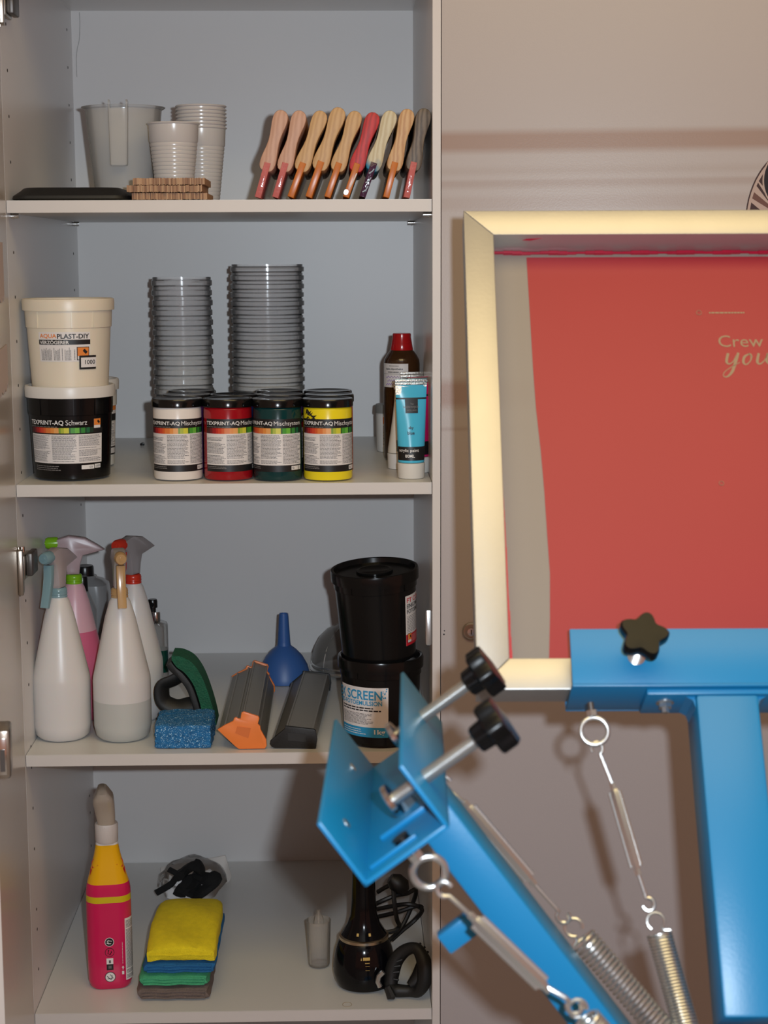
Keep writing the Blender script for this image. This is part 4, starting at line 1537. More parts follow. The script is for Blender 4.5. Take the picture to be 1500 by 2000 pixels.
b = MB()
band(b, 1937, 1768, M_PK, True)
band(b, 1768, 1756, M_YL2)
band(b, 1756, 1733, M_PK)
band(b, 1733, 1660, M_YL)
band(b, 1660, 1656, mat('white_neck', c(220, 214, 208), .3), False, True)
b.build('bottle_body', ck)
fr = lambda y: -.68 * prof_w(y) * s_ * 1.0 - .0004
ff = lambda u, v, e: V((u, -.68 * 43.5 * s_ - e, v))
b = MB()
disc = lambda cx, cy, r, m, e: b.poly([(cx + r * math.cos(a), cy + r * math.sin(a)) for a in [2 * PI * i / 28 for i in range(28)]], m, ff, e)
px2 = lambda x, y: ((x - 216) * s_, hb(y))
for y, m0, m1 in ((1843, M_WPRINT, M_INK), (1863, M_INK, M_PK), (1911, M_INK, M_WPRINT)):
    x, v = px2(216, y)
    r = (10.5 if y == 1911 else 9) * s_
    disc(x, v, r, m0, .0003)
    disc(x, v, r * .88, m1, .0005)
    for k in range(5):
        a = random.uniform(0, 6.28)
        b.tube([ff(x + r * .6 * math.cos(a), v + r * .6 * math.sin(a), .0007), ff(x + r * .5 * math.cos(a + 2), v + r * .5 * math.sin(a + 2), .0007)], .0004, M_WPRINT if m1 == M_INK else M_INK, 5)
x, v = px2(216, 1886)
b.rect(x - 6.5 * s_, x + 6.5 * s_, v - 12 * s_, v, M_INK, ff, .0003)
b.rect(x - 6.5 * s_, x + 6.5 * s_, v, v + 12 * s_, M_WPRINT, ff, .0003)
b.rect(x - 2 * s_, x + 2 * s_, v + 2 * s_, v + 8 * s_, M_DKGREY, ff, .0005)
b.rect(x - 3 * s_, x + 3 * s_, v - 9 * s_, v - 3 * s_, M_DKGREY, ff, .0005)
ax, av = px2(241, 1893)
b.poly([(ax - 2.4 * s_, av - 1 * s_), (ax + 2.4 * s_, av - 1 * s_), (ax, av + 3 * s_)], M_WPRINT, ff, .0004)
b.rect(ax - .8 * s_, ax + .8 * s_, av - 5 * s_, av - 1 * s_, M_WPRINT, ff, .0004)
b.rect(ax - 2 * s_, ax + 2 * s_, av - 15 * s_, av - 8 * s_, M_WPRINT, ff, .0004)
b.micro(ax - 1.2 * s_, ax + 1 * s_, av + 7 * s_, av + 52 * s_, 1, M_WPRINT, ff, .0004, .3, vert=True)
b.build('printed_icon', ck)
# side panel of small print and yellow triangles
b = MB()
wy = 1.36 * 43.5 * s_ / 2
rad_ = 43.5 * s_ * .60


def wrapr(u, v, e):                                      # round the front right corner of the bottle
    cx_, cy_ = 43.5 * s_ - rad_, -(.68 * 43.5 * s_ - rad_)
    a = u / rad_
    return V((cx_ + (rad_ + e) * math.sin(a), cy_ - (rad_ + e) * math.cos(a), v))


b.rect(.010, .034, hb(1920), hb(1800), M_PAPER, wrapr, .0004, 12)
b.micro(.0115, .032, hb(1917), hb(1804), 46, M_DKGREY, wrapr, .0006, .5)
b.build('label', ck)
M_STR = mat('red_star_print', c(196, 20, 40), .3)
b = MB()


def nk(u, v, e):
    y = 1656
    w = None
    for k in range(60):
        yy = 1656 + k * 1.5
        if hb(yy) <= v:
            w = prof_w(yy)
            break
    w = w or 30
    rr_ = w * s_ * .60
    cx_, cy_ = w * s_ - rr_, -(.68 * w * s_ - rr_)
    a = abs(u) / rr_
    return V((math.copysign(cx_ + (rr_ + e) * math.sin(a), u), cy_ - (rr_ + e) * math.cos(a), v))


for sg in (1, -1):
    b.add([nk(sg * .004, hb(1696), .0006), nk(sg * .014, hb(1686), .0006), nk(sg * .020, hb(1694), .0006), nk(sg * .014, hb(1703), .0006)], [[0, 1, 2, 3]], M_STR)
    b.add([nk(sg * .014, hb(1706), .0006), nk(sg * .022, hb(1704), .0006), nk(sg * .018, hb(1718), .0006)], [[0, 1, 2]], M_STR)
b.build('star_print', ck)
M_FROST = clear('frosted_beige_plastic', c(186, 170, 152), .82, .3)
b = MB().lathe([(20 * s_, hb(1656)), (22 * s_, hb(1653)), (22.5 * s_, hb(1622)), (21 * s_, hb(1619)), (0, hb(1619))], mat('frosted_white_collar', c(206, 196, 190), .35, bump=.3, bscale=300, stretch=(4, 4, .1)), 40)
b.build('collar', ck, loc=(0, 0, 0))
O2 = lambda y, w, d, dx=0, dy=0: [V((x, yy, hb(y))) for x, yy in rr(2 * w * s_, d, min(w * s_, d / 2) * .8, 6, dx * s_, dy)]
b = MB().loft([O2(1619, 17, .026), O2(1606, 18.5, .028, -1), O2(1585, 20, .034, -3, -.004), O2(1572, 20.5, .042, -4, -.008), O2(1562, 18, .046, -4, -.010), O2(1552, 11, .044, -5, -.010), O2(1547, 8, .036, -6, -.008), O2(1545, 5, .026, -6, -.006)], M_FROST)
b.build('sprayer_head', ck)

# folded microfibre cloths
def cloth(name_m, colr):
    return mat(name_m, colr, .9, var=.18, vscale=90, bump=.8, bscale=700)


q = at_z(340, 1955, Z4)
s_ = mpp(q)
YT = q.y
cloths = [('grey folded microfibre cloth at the bottom of the cloth stack', cloth('grey_microfibre', c(112, 98, 92)), 268, 409, .019, .0),
          ('green folded microfibre cloth between the grey and the blue cloth', cloth('green_microfibre', c(70, 168, 120)), 271, 407, .017, .002),
          ('blue folded microfibre cloth under the yellow one', cloth('blue_microfibre', c(28, 100, 156)), 278, 421, .017, .004),
          ('yellow folded microfibre cloth on top of the cloth stack', cloth('yellow_microfibre', c(232, 210, 26)), 283, 421, .023, .003)]
zc = Z4 + EPS
for k, (lab, m, xa, xb, h, dy) in enumerate(cloths):
    pa, pb2 = at_y(xa, 1930 - 22 * k, YT), at_y(xb, 1930 - 22 * k, YT)
    w = pb2.x - pa.x
    dep = .20 if k < 3 else .205

    def sag(p_, k=k, w=w, dep=dep):
        p_ = V(p_)
        if k == 3:
            f = p_.y / dep + .5
            if p_.z > .004:
                p_.z += .010 * math.sin(PI * min(1, max(0, f))) - .004 * (abs(p_.x) / (w / 2)) ** 4 - .003 * max(0, f - .8) * 5
                p_.z += .0022 * math.sin(p_.x * 70 + p_.y * 45) * (1 if f < .85 else 0)
            p_.x *= 1 - .10 * max(0, f - .75) / .25
        else:
            p_.x += .002 * math.sin(p_.z * 400 + k)
        return p_
    b = lumpy_box(w, dep, h, m, amp=.0012, freq=90, round_=min(.0075, h * .45), seed=k * 3, sag=sag)
    root = b.build('microfibre_cloth', loc=((pa.x + pb2.x) / 2, YT + dep / 2 + dy, zc))
    tag(root, lab, 'cloth', 'folded microfibre cloths')
    f_ = MB()
    nl = 3 if k < 3 else 1
    for j in range(nl):
        zz_ = h * (j + 1) / (nl + 1)
        f_.tube([(x, -dep / 2 - .0006 + .0006 * math.sin(x * 200 + j), zz_ + .0006 * math.sin(x * 130)) for x in [-w * .44 + w * .88 * i / 14 for i in range(15)]], .0016, m, 6, flat=.8)
    f_.build('folded_hem', root)
    zc += h + .0012

# clear bag with black straps and a white cloth behind the stack
M_BAG = clear('clear_bag_film', c(220, 216, 210), .03, .15, .12)
bg0 = at_z(372, 1760, Z4)
bag = thing('plastic_bag', 'clear plastic bag lying behind the yellow cloth', 'bag', (bg0.x, bg0.y, Z4 + EPS))
rings = []
for i, (yy, w, h) in enumerate(((.0, .052, .040), (.03, .056, .046), (.06, .052, .05), (.09, .048, .045), (.12, .044, .03), (.14, .035, .006))):
    rings.append([V((w * math.cos(a) * (1 + .08 * math.sin(5 * a + i)), yy, max(.001, h * (.5 + .5 * math.sin(a)) * (1 + .1 * math.cos(4 * a + i * 2))))) for a in [2 * PI * k / 28 for k in range(28)]])
MB().loft(rings, M_BAG).build('bag_film', bag)
wl = MB()
YW = bg0.y + .10
wp = [(314, 1695), (345, 1688), (395, 1680), (440, 1671), (446, 1690), (452, 1712), (440, 1735)]
wq = [(316, 1722), (340, 1716), (372, 1722), (405, 1724), (428, 1728), (438, 1745), (446, 1750)]
A = [at_y(x, y, YW) for x, y in wp]
B = [at_y(x, y, YW - .03) for x, y in wq]
vs = [tuple(v) for v in A + B] + [tuple(v + V((0, .003, 0))) for v in A + B]
n = len(A)
fs = [[i, i + 1, n + i + 1, n + i] for i in range(n - 1)] + [[2 * n + i, 3 * n + i, 3 * n + i + 1, 2 * n + i + 1] for i in range(n - 1)]
fs += [[i, 2 * n + i, 2 * n + i + 1, i + 1] for i in range(n - 1)] + [[n + i, n + i + 1, 3 * n + i + 1, 3 * n + i] for i in range(n - 1)]
fs += [[0, n, 3 * n, 2 * n], [n - 1, 3 * n - 1, 4 * n - 1, 2 * n - 1]]
wl.add(vs, fs, mat('off_white_fabric', c(228, 222, 215), .85, bump=.3, bscale=400))
tag(wl.build('white_cloth'), 'crumpled off-white cloth at the back of the bottom shelf behind black straps', 'cloth')
st = MB()
YS_ = bg0.y - .035
for pts_, r_ in (([(305, 1744), (335, 1726), (352, 1704), (365, 1720), (352, 1742)], .006), ([(330, 1698), (345, 1706), (360, 1715), (380, 1712), (395, 1718)], .005), ([(350, 1712), (365, 1698), (382, 1690), (392, 1700), (378, 1722), (358, 1735), (350, 1748)], .013), ([(378, 1706), (392, 1714), (412, 1716), (424, 1712), (418, 1724), (400, 1738), (384, 1748)], .012), ([(362, 1725), (378, 1735), (372, 1750)], .015)):
    st.tube(smooth_path([at_y(x, y, YS_ + .012 * math.sin(x)) for x, y in pts_], 4), r_, mat('black_strap_fabric', c(12, 12, 13), .9), 8, flat=.6)
tag(st.build('black_strap'), 'tangle of black fabric straps between the yellow cloth and the clear bag', 'straps')

# clear nozzle cap
q = at_z(623, 1894, Z4)
s_ = mpp(q)
M_NZ = clear('frosted_clear_plastic', c(206, 196, 184), .18, .25, .3)
tp = at_y(622, 1800, q.y + .015).z - Z4
nc = thing('nozzle_cap', 'frosted clear nozzle cap standing alone left of the black appliance', 'cap', (q.x, q.y + 21 * s_, Z4 + EPS))
MB().lathe([(0, .001), (20 * s_, .001), (21 * s_, .003), (23.5 * s_, tp), (24 * s_, tp + .002), (22.5 * s_, tp + .002), (19.5 * s_, .004), (0, .0035)], M_NZ, 44).build('cap_wall', nc)
MB().lathe([(11 * s_, tp - .006), (9 * s_, tp + .006), (5 * s_, tp + .012), (4.6 * s_, tp + .017), (2.5 * s_, tp + .017), (2.5 * s_, tp - .004)], M_NZ, 28).build('nozzle', nc)

# black appliance with a gold ring
q = at_z(712, 1944, Z4)
s_ = mpp(q)
YA = q.y + 56 * s_
hy = lambda y, w: at_y(712, y, YA - w * s_ * .75).z - Z4 - (at_y(712, 1944, YA - 56 * s_ * .75).z - Z4)
ap = thing('handheld_appliance', 'glossy black bottle-shaped appliance with a gold ring and round base', 'appliance', (q.x, YA, Z4 + EPS))
M_GB = mat('gloss_black_body', c(8, 8, 12), .12, spec=.3)
M_GOLD = mat('brushed_gold_ring', (.70, .58, .42, 1), .25, 1)
zr_ = .074
MB().lathe([(0, .001), (48 * s_, .001), (54 * s_, .003), (59 * s_, .011), (62 * s_, .024), (60 * s_, .040), (56 * s_, .056), (50 * s_, zr_ - .006), (47 * s_, zr_ - .003), (0, zr_ - .003)], M_GB, 64).build('base_housing', ap)
MB().lathe([(46.5 * s_, zr_ - .003), (49 * s_, zr_ - .002), (49 * s_, zr_ + .002), (45 * s_, zr_ + .0035), (0, zr_ + .0035)], M_GOLD, 64).build('gold_ring', ap)
MB().lathe([(45 * s_, zr_ + .0035), (40 * s_, zr_ + .010), (32 * s_, zr_ + .020), (26.5 * s_, zr_ + .034), (24 * s_, zr_ + .055), (22.5 * s_, zr_ + .09), (22 * s_, zr_ + .125), (20 * s_, zr_ + .132), (0, zr_ + .134)], M_GB, 56).build('neck', ap)
fn = cone(61 * s_, 56 * s_, .056)
b = MB()
M_GP = mat('gold_print', c(200, 168, 96), .35)
b.rect(-.002, .0085, .0525, .057, M_GP, lambda u, v, e: cone(62.4 * s_, 56 * s_, .056)(u, v, e), .0006, 6)
b.poly([(-.0055, .0525), (-.0035, .0525), (-.0045, .057)], M_GP, fn, .0008)
b.micro(.001, .0085, .0475, .0495, 1, M_GP, fn, .0010, .6)
for k in range(4):
    b.rect(.0015, .0075, .026 + k * .006, .0265 + k * .006, M_GP, fn, .0020, 4)
b.build('printed_scale', ap)
b = MB()
fn2 = cone(40 * s_, 33 * s_, .012)
for u in (-.010, .006):
    b.add([fn2(u + a, v, .0012) + V((0, 0, zr_ + .010)) for a, v in ((0, 0), (.003, 0), (.003, .004), (0, .004))], [[0, 1, 2, 3]], M_GP)
b.add([fn2(-.006 + a, v, .0020) + V((0, 0, zr_ + .006)) for a, v in ((0, 0), (.011, 0), (.011, .0012), (0, .0012))], [[0, 1, 2, 3]], M_GP)
b.build('printed_symbol', ap)
b = MB()
cp = lambda x, y, dy: at_y(x, y, YA + .035 + dy) - V((q.x, YA, Z4 + EPS))
loops = [[(668, 1836, 0), (690, 1815, .01), (700, 1785, .02), (735, 1765, .0), (770, 1750, .0), (795, 1745, .01), (812, 1738, .02), (806, 1765, .03), (785, 1810, .02), (758, 1838, .0), (735, 1842, .0)],
         [(735, 1776, .03), (765, 1770, .02), (800, 1766, .01), (824, 1776, .02), (812, 1795, .03), (785, 1818, .02), (765, 1836, .01)],
         [(768, 1726, .0), (770, 1760, -.01), (775, 1795, -.01), (780, 1808, 0), (770, 1818, .0), (745, 1822, .0)],
         [(668, 1840, .0), (672, 1832, .0), (695, 1824, .01), (730, 1818, .02)],
         [(738, 1742, .03), (760, 1730, .02), (785, 1728, .02), (795, 1735, .03)],
         [(740, 1790, .03), (775, 1782, .02), (812, 1770, .02), (824, 1772, .01)]]
for L in loops:
    pts = [cp(*x) for x in L]
    for p_ in pts:
        p_.z = max(p_.z, .0045)
    b.tube(smooth_path(pts, 5), .0034, M_RUBBER, 8)
b.tube([cp(762, 1715, 0), cp(772, 1722, 0), cp(786, 1732, 0), cp(792, 1740, 0)], [.008, .014, .013, .007], M_RUBBER, 10)
tag(b.build('power_cord', ap), 'coiled black power cord')

# black brush ring leaning on it
q2 = at_z(790, 1954, Z4)
YR = q2.y + .012
br = thing('brush_attachment', 'black bent attachment with short teeth leaning against the appliance', 'attachment', (q2.x, YR, Z4 + EPS))
cp = lambda x, y, dy=0: at_y(x, y, YR + dy) - V((q2.x, YR, Z4 + EPS))
ring_ = [(770, 1950), (764, 1925), (766, 1900), (774, 1875), (792, 1856), (812, 1852), (824, 1868), (830, 1890), (829, 1915), (818, 1935), (800, 1946)]
zmin = .010
pts = [cp(x, y, .014 * math.sin(i * .6)) for i, (x, y) in enumerate(ring_)]
for p_ in pts:
    p_.z = max(p_.z, zmin)
b = MB().tube(smooth_path(pts, 5, True), [.0085 + .003 * math.sin(i * .13) ** 2 for i in range(55)], M_BLACKM, 10, True)
b.tube([cp(800, 1925, -.004), cp(818, 1912, 0), cp(826, 1892, .006), cp(824, 1872, .008)], [.006, .013, .013, .006], M_BLACKM, 10)
b.tube([cp(757, 1935, -.006) + V((0, 0, .006)), cp(765, 1955, -.012) + V((0, 0, .006)), cp(770, 1957, -.01) + V((0, 0, .006))], [.005, .007, .002], M_BLACKM, 8)
b.build('attachment_body', br)
for (x, y, x2, y2) in ((812, 1852, 822, 1842), (822, 1862, 830, 1849), (829, 1872, 836, 1858)):
    MB().cyl(cp(x, y, .014), cp(x2, y2, .014), .0017, M_BLACKM, 8).build('tooth', br)
for (x, y, x2, y2) in ((775, 1878, 786, 1874), (770, 1888, 782, 1886), (768, 1899, 780, 1898), (768, 1912, 779, 1914)):
    MB().cyl(cp(x, y), cp(x2, y2), .0016, M_BLACKM, 8).build('tooth', br)
b = MB().tube([V((.036 * math.cos(a) * .9 - .006, .001, .014 + .010 + .020 * math.sin(a))) for a in (2.4, 2.8, 3.2, 3.6)], .004, M_STEEL, 8)
b.build('metal_clip', br)

# faint stain ring left by a cup on the bottom shelf
q = at_z(678, 1962, Z4)
b = MB().tube([V((.0065 * math.cos(a), .0075 * math.sin(a), .0001)) for a in [2 * PI * i / 32 for i in range(32)]], .00035, mat('dried_ring_stain', c(150, 128, 92), .7), 5, True)
o = b.build('ring_stain', cab)
o.location = V((q.x, q.y, Z4)) - V((XL, YF, 0))

# ------------------------------------------------------------------ the printing press in front
TH_A = math.radians(34)
e_w = V((math.cos(YAW), -math.sin(YAW), 0))
e_d = V((math.sin(YAW), math.cos(YAW), 0))
e_z = V((0, 0, 1))
aA = e_z * math.cos(TH_A) + e_d * math.sin(TH_A)          # up along the raised arm
nA = e_z * math.sin(TH_A) - e_d * math.cos(TH_A)          # out of the screen's well side
F0 = at_y(932, 1347, 1.50)                                # lower left front corner of the screen frame
SF = mpp(F0)
FT = .034                                                 # frame depth
FB = .030                                                 # frame bar width
FWD = .437
top_pt = on_plane(908, 411, F0, nA)
FL = (top_pt - F0).dot(aA)
MA = Matrix(((e_w.x, nA.x, aA.x, F0.x), (e_w.y, nA.y, aA.y, F0.y), (e_w.z, nA.z, aA.z, F0.z), (0, 0, 0, 1)))   # local x right, y out, z up the arm


def loc_of(px, py, n=0.0):                                # pixel -> local (x,z) on the plane at offset n
    p_ = on_plane(px, py, F0 + nA * n, nA)
    d = p_ - F0
    return d.dot(e_w), d.dot(aA)


scr = thing('printing_screen', 'aluminium framed printing screen with red emulsion held in the right press arm', 'printing screen')
scr.matrix_world = MA


def bar(b_, quad, m, n0=-FT, n1=0.0, bev=.0012):
    # quad in local x,z extruded between n0 and n1
    b_.prism(quad, n0, n1, m, bev=bev)


outr = [(0, 0), (FWD, 0), (FWD, FL), (0, FL)]
innr = [(FB, FB), (FWD - FB, FB), (FWD - FB, FL - FB), (FB, FL - FB)]
for k in range(4):
    j = (k + 1) % 4
    b = MB()
    bar(b, [outr[k], outr[j], innr[j], innr[k]], M_ALU)
    b.build('frame_bar', scr)
# mesh fabric stretched over the back
M_MESH = clear('polyester_mesh', c(148, 140, 134), .58, .5)
M_EMU = mat('red_emulsion', c(146, 24, 42), .42, var=.05, vscale=8)
nm = -FT + .0016
b = MB().box(FB - .002, FWD - FB + .002, nm - .0004, nm, FB - .002, FL - FB + .002, M_MESH)
b.build('mesh', scr)
emu = [loc_of(x, y, nm) for x, y in ((1028, 500), (1034, 600), (1041, 720), (1047, 800), (1056, 880), (1063, 960), (1069, 1050), (1074, 1120), (1074, 1210), (1071, 1290))]
emu[-1] = (emu[-1][0], FB + .0005)
top_z = FL - FB - .0065
emu[0] = (emu[0][0], top_z)
pts = emu + [(FWD - FB - .012, FB + .0005), (FWD - FB - .02, top_z)]
M_OPEN = mat('open_stencil_mesh', c(142, 122, 96), .6)
b = MB().prism(pts, nm + .0002, nm + .0007, M_EMU)
em = b.build('emulsion', scr)
fn = lambda u, v, e: V((u, nm + .0007 + e, v))


def tl(x, y):
    return loc_of(x, y, nm + .0008)


b = MB()


def st_text(s, x0, x1, y0, y1, bold=0):
    (u0, v0), (u1, v1) = tl(x0, y1), tl(x1, y0)
    b.text(s, u0, u1, v0, v1, M_OPEN, fn, .0003, bold)


st_text('Crew', 1404, 1489, 655, 678)
(u0, v0), (u1, v1) = tl(1385, 614), tl(1463, 608)
b.micro(u0, u1, v0, v1, 1, M_OPEN, fn, .0003, .5)
cxc, czc = tl(1365, 611)
b.tube([fn(cxc + .0025 * math.cos(a), czc + .0025 * math.sin(a), .0004) for a in [2 * PI * i / 20 for i in range(20)]], .0003, M_OPEN, 5, True)
cxc, czc = tl(1409, 944)
b.tube([fn(cxc + .0022 * math.cos(a), czc + .0022 * math.sin(a), .0004) for a in [2 * PI * i / 20 for i in range(20)]], .0003, M_OPEN, 5, True)


def brush(pts_, ws):
    sm = smooth_path([V((*tl(x, y), 0)) for x, y in pts_], 6)
    m = len(sm)
    L, Rr = [], []
    for i in range(m):
        t_ = sm[min(i + 1, m - 1)] - sm[max(i - 1, 0)]
        t_.normalize()
        nn = V((-t_.y, t_.x, 0))
        f = i / (m - 1) * (len(ws) - 1)
        k = min(int(f), len(ws) - 2)
        w_ = (ws[k] + (ws[k + 1] - ws[k]) * (f - k)) * SF * 1.1
        L.append(sm[i] + nn * w_)
        Rr.append(sm[i] - nn * w_)
    vs = [fn(v.x, v.y, .0003) for v in L + Rr]
    b.add(vs, [[i, i + 1, m + i + 1, m + i] for i in range(m - 1)], M_OPEN)


brush([(1422, 690), (1419, 706), (1424, 711), (1432, 706), (1438, 694)], [2.6, 2.8, 1.6, 1, 1])
brush([(1442, 689), (1437, 706), (1430, 726), (1420, 736), (1413, 734), (1416, 726), (1430, 716), (1445, 708)], [2.4, 3, 2.8, 1.6, .9, .8, .8, .8])
brush([(1462, 692), (1454, 697), (1452, 708), (1458, 712), (1466, 704), (1467, 694), (1462, 691), (1470, 698)], [1.4, 2.6, 2.6, 1.4, 1.2, 2.2, 1.2, .8])
brush([(1482, 690), (1479, 706), (1484, 711), (1493, 704), (1499, 691)], [2.4, 2.8, 1.6, 1, 1])
brush([(1500, 690), (1497, 704), (1502, 710), (1508, 704)], [2.4, 2.8, 1.4, .8])
b.build('stencil_lettering', em)
# dried red ink along the inner edges
M_RINK = mat('dried_crimson_ink', c(178, 16, 52), .25, var=.15, vscale=50)
b = MB()
rk = b
for k in range(40):
    x = FB + .002 + (FWD - 2 * FB) * k / 40
    b.box(x, x + (FWD - 2 * FB) / 40 * 1.02, nm, nm + .0026 + .0012 * math.sin(k * 1.3), FL - FB - .0022 - .0014 * abs(math.sin(k * .7)), FL - FB - .0002, M_RINK)
b.build('ink_residue', scr)
b = MB()
for k in range(18):
    z = FB + .0005 + (FL * .46) * k / 18
    b.box(FB + .0001, FB + .0006 + .0030 * (1 - k / 18) + .0008 * random.random(), nm + .001, nm + .016 * (1 - k / 22), z, z + FL * .46 / 18 * 1.02, M_RINK)
b.build('ink_residue', scr)
b = MB()
b.add([(FB + .030, -.010, FL - FB - .0004), (FB + .034, -.0075, FL - FB - .0004), (FB + .050, -.0062, FL - FB - .0004), (FB + .038, -.0105, FL - FB - .0004), (FB + .030, -.010, FL - FB + .0002), (FB + .034, -.0075, FL - FB + .0002), (FB + .050, -.0062, FL - FB + .0002), (FB + .038, -.0105, FL - FB + .0002)], [[0, 1, 2, 3], [4, 5, 6, 7], [0, 1, 5, 4], [1, 2, 6, 5], [2, 3, 7, 6], [3, 0, 4, 7]], M_RINK)
b.build('ink_residue', scr)

# right arm: clamp channel, knob, beam, spring
HUB = V((0, 0, 0))
armR = thing('print_head', 'raised right press arm holding the red screen', 'press arm', F0)
armR.matrix_world = MA
xl = loc_of(1118, 1340, .026)[0]
xc = loc_of(1422, 1372, .022)[0]
xr = 2 * xc - xl
gN, tN, hN = .027, .003, .054
zb0 = -.0065
b = MB()
prof_c = [(gN, zb0 + hN), (gN, zb0), (-FT - .004, zb0), (-FT - .004, zb0 + .034)]
b.box(xl, xr, gN - tN, gN, zb0 + .0005, zb0 + hN, M_BLUE, .001)
b.box(xl, xr, -FT - .004, gN, zb0 - .0005, zb0 + tN, M_BLUE, .001)
b.box(xl, xr, -FT - .007, -FT - .004, zb0 - .0005, zb0 + .034, M_BLUE, .001)
b.build('clamp_channel', armR)
bwid = .0275
pl_l = loc_of(1263, 1352, .02)[0]
b = MB()
b.box(pl_l, 2 * xc - pl_l, -.030, .022, zb0 - .0065, zb0 - .0008, M_BLUE, .0015)
b.build('mounting_plate', armR)
LB = .29
b = MB()
b.box(xc - bwid, xc + bwid, -.032, .022, -LB, zb0 - .0066, M_BLUE, .003)
for sg in (-1, 1):
    b.prism([(xc + sg * bwid, zb0 - .0066), (xc + sg * (bwid + .008), zb0 - .0066), (xc + sg * (bwid + .002), zb0 - .010), (xc + sg * bwid, zb0 - .017)], -.026, .016, M_BLUE)
b.build('arm_beam', armR)
for px in (1298, 1548):
    x = loc_of(px, 1375, .0)[0]
    b = MB()
    b.lathe([(.0058, 0), (.0062, -.002), (.0062, -.0055), (.0035, -.006), (.0035, -.010), (0, -.0104)], M_STEEL, 6, Matrix.Translation((x, .002, zb0 - .0067)))
    b.lathe([(.008, .0), (.008, -.0012), (0, -.0012)], M_STEEL, 24, Matrix.Translation((x, .002, zb0 - .0066)))
    tag(b.build('bolt', armR), 'zinc plated bolt')


M_KNOB = mat('black_knob_plastic', c(11, 11, 12), .30, spec=.22)


def star_knob(parent, base, axis, up, r, lobes, length, screw_in, name='clamp_knob', phase=0.0, stud=.0055, two_tier=False):
    ax = axis.normalized()
    u_ = (up - ax * up.dot(ax)).normalized()
    v_ = ax.cross(u_)
    X = Matrix(((u_.x, v_.x, ax.x, base.x), (u_.y, v_.y, ax.y, base.y), (u_.z, v_.z, ax.z, base.z), (0, 0, 0, 1)))
    kb = MB()
    lobe = .17 if two_tier else .30
    n = 90

    def outline(s_, z):
        return [V((s_ * r * (1 - lobe * (.5 - .5 * math.cos(lobes * (a - phase)))) * math.cos(a), s_ * r * (1 - lobe * (.5 - .5 * math.cos(lobes * (a - phase)))) * math.sin(a), z)) for a in [2 * PI * i / n for i in range(n)]]
    L = length
    if two_tier:
        rings_ = [outline(.42, L), outline(.52, L + .0015), outline(.56, L + .011), outline(.93, L + .012), outline(1, L + .0135), outline(1, L + .024), outline(.95, L + .0262), outline(.6, L + .027)]
    else:
        rings_ = [outline(.30, L - .006), outline(.36, L - .0055), outline(.38, L), outline(.9, L + .001), outline(1, L + .0035), outline(1, L + .012), outline(.93, L + .0145), outline(.5, L + .0150)]
    kb.loft(rings_, M_KNOB, xf=X)
    ob = kb.build(name, parent)
    sc2 = MB()
    # threaded stud
    pts_, k = [], 0
    nz = int((L + screw_in) / .0004)
    prof2 = []
    for i in range(nz):
        prof2.append((stud + (.00045 if i % 3 == 0 else -.0002), -screw_in + .0004 * i))
    prof2 = [(0, -screw_in)] + prof2 + [(0, -screw_in + .0004 * nz)]
    sc2.lathe(prof2, M_STEEL, 20, X)
    if screw_in > .01:
        sc2.lathe([(0, -screw_in - .006), (stud * 2.3, -screw_in - .006), (stud * 2.5, -screw_in - .005), (stud * 2.5, -screw_in - .001), (stud * 1.2, -screw_in), (0, -screw_in)], M_CHROME, 32, X)
    tag(sc2.build('threaded_stud', ob), 'steel threaded stud')
    return ob


kx, kz = loc_of(1243, 1283, gN)
star_knob(armR, V((kx, gN, kz)), V((.035, 1, .12)), V((0, 0, 1)), .0225, 5, .030, .006, phase=.25, stud=.0075)


def eye_bolt(parent, top, ring_c, rr_, wire, facing, name='eye_bolt', shank=True):
    b_ = MB()
    top, ring_c = V(top), V(ring_c)
    d = (ring_c - top)
    up = -d.normalized()
    side_ = up.cross(facing).normalized()
    b_.tube([ring_c + (side_ * math.cos(a) + up * math.sin(a)) * rr_ for a in [2 * PI * i / 32 for i in range(32)]], wire, M_STEEL, 10, True)
    if shank:
        b_.cyl(top, ring_c + up * (rr_ + wire), wire * 1.25, M_DKMETAL, 14)
        b_.cyl(ring_c + up * (rr_ + wire * .6), ring_c + up * (rr_ + wire * 2.8), wire * 2.1, M_STEEL, 6)
    return tag(b_.build(name, parent), 'steel eye bolt')


def turnbuckle(parent, pts_, rod, body_r, facing):
    # pts: hook start, rod end / body start, body end, hook end
    h0, b0, b1, h1 = [V(p_) for p_ in pts_]
    d = (b1 - b0).normalized()
    s_ = d.cross(facing).normalized()
    b_ = MB()
    b_.tube([h0 + (s_ * math.cos(a) * .9 + d * math.sin(a)) * rod * 3.0 for a in [math.radians(-200 + 25 * i) for i in range(12)]] + [b0 - d * rod * 2, b0], rod, M_STEEL, 8)
    b_.cyl(b0 - d * rod * 3, b0 + d * rod * 2, rod * 1.7, M_STEEL, 6)
    b_.tube([b0, b0 + d * body_r, b1 - d * body_r, b1], [body_r * .75, body_r, body_r, body_r * .75], M_STEEL, 6)
    b_.cyl(b0 + d * .002 + s_ * body_r * .9, b1 - d * .002 + s_ * body_r * .9, body_r * .42, M_STEEL, 8)
    b_.cyl(b0 + d * .002 - s_ * body_r * .9, b1 - d * .002 - s_ * body_r * .9, body_r * .42, M_STEEL, 8)
    b_.cyl(b1 - d * rod * 2, b1 + d * rod * 3, rod * 1.7, M_STEEL, 6)
    b_.tube([b1, h1 - d * rod * 5] + [h1 + (s_ * math.cos(a) * .9 + d * math.sin(a)) * rod * 3.0 for a in [math.radians(-90 + 24 * i) for i in range(12)]], rod, M_STEEL, 8)
    return tag(b_.build('turnbuckle', parent), 'steel turnbuckle')


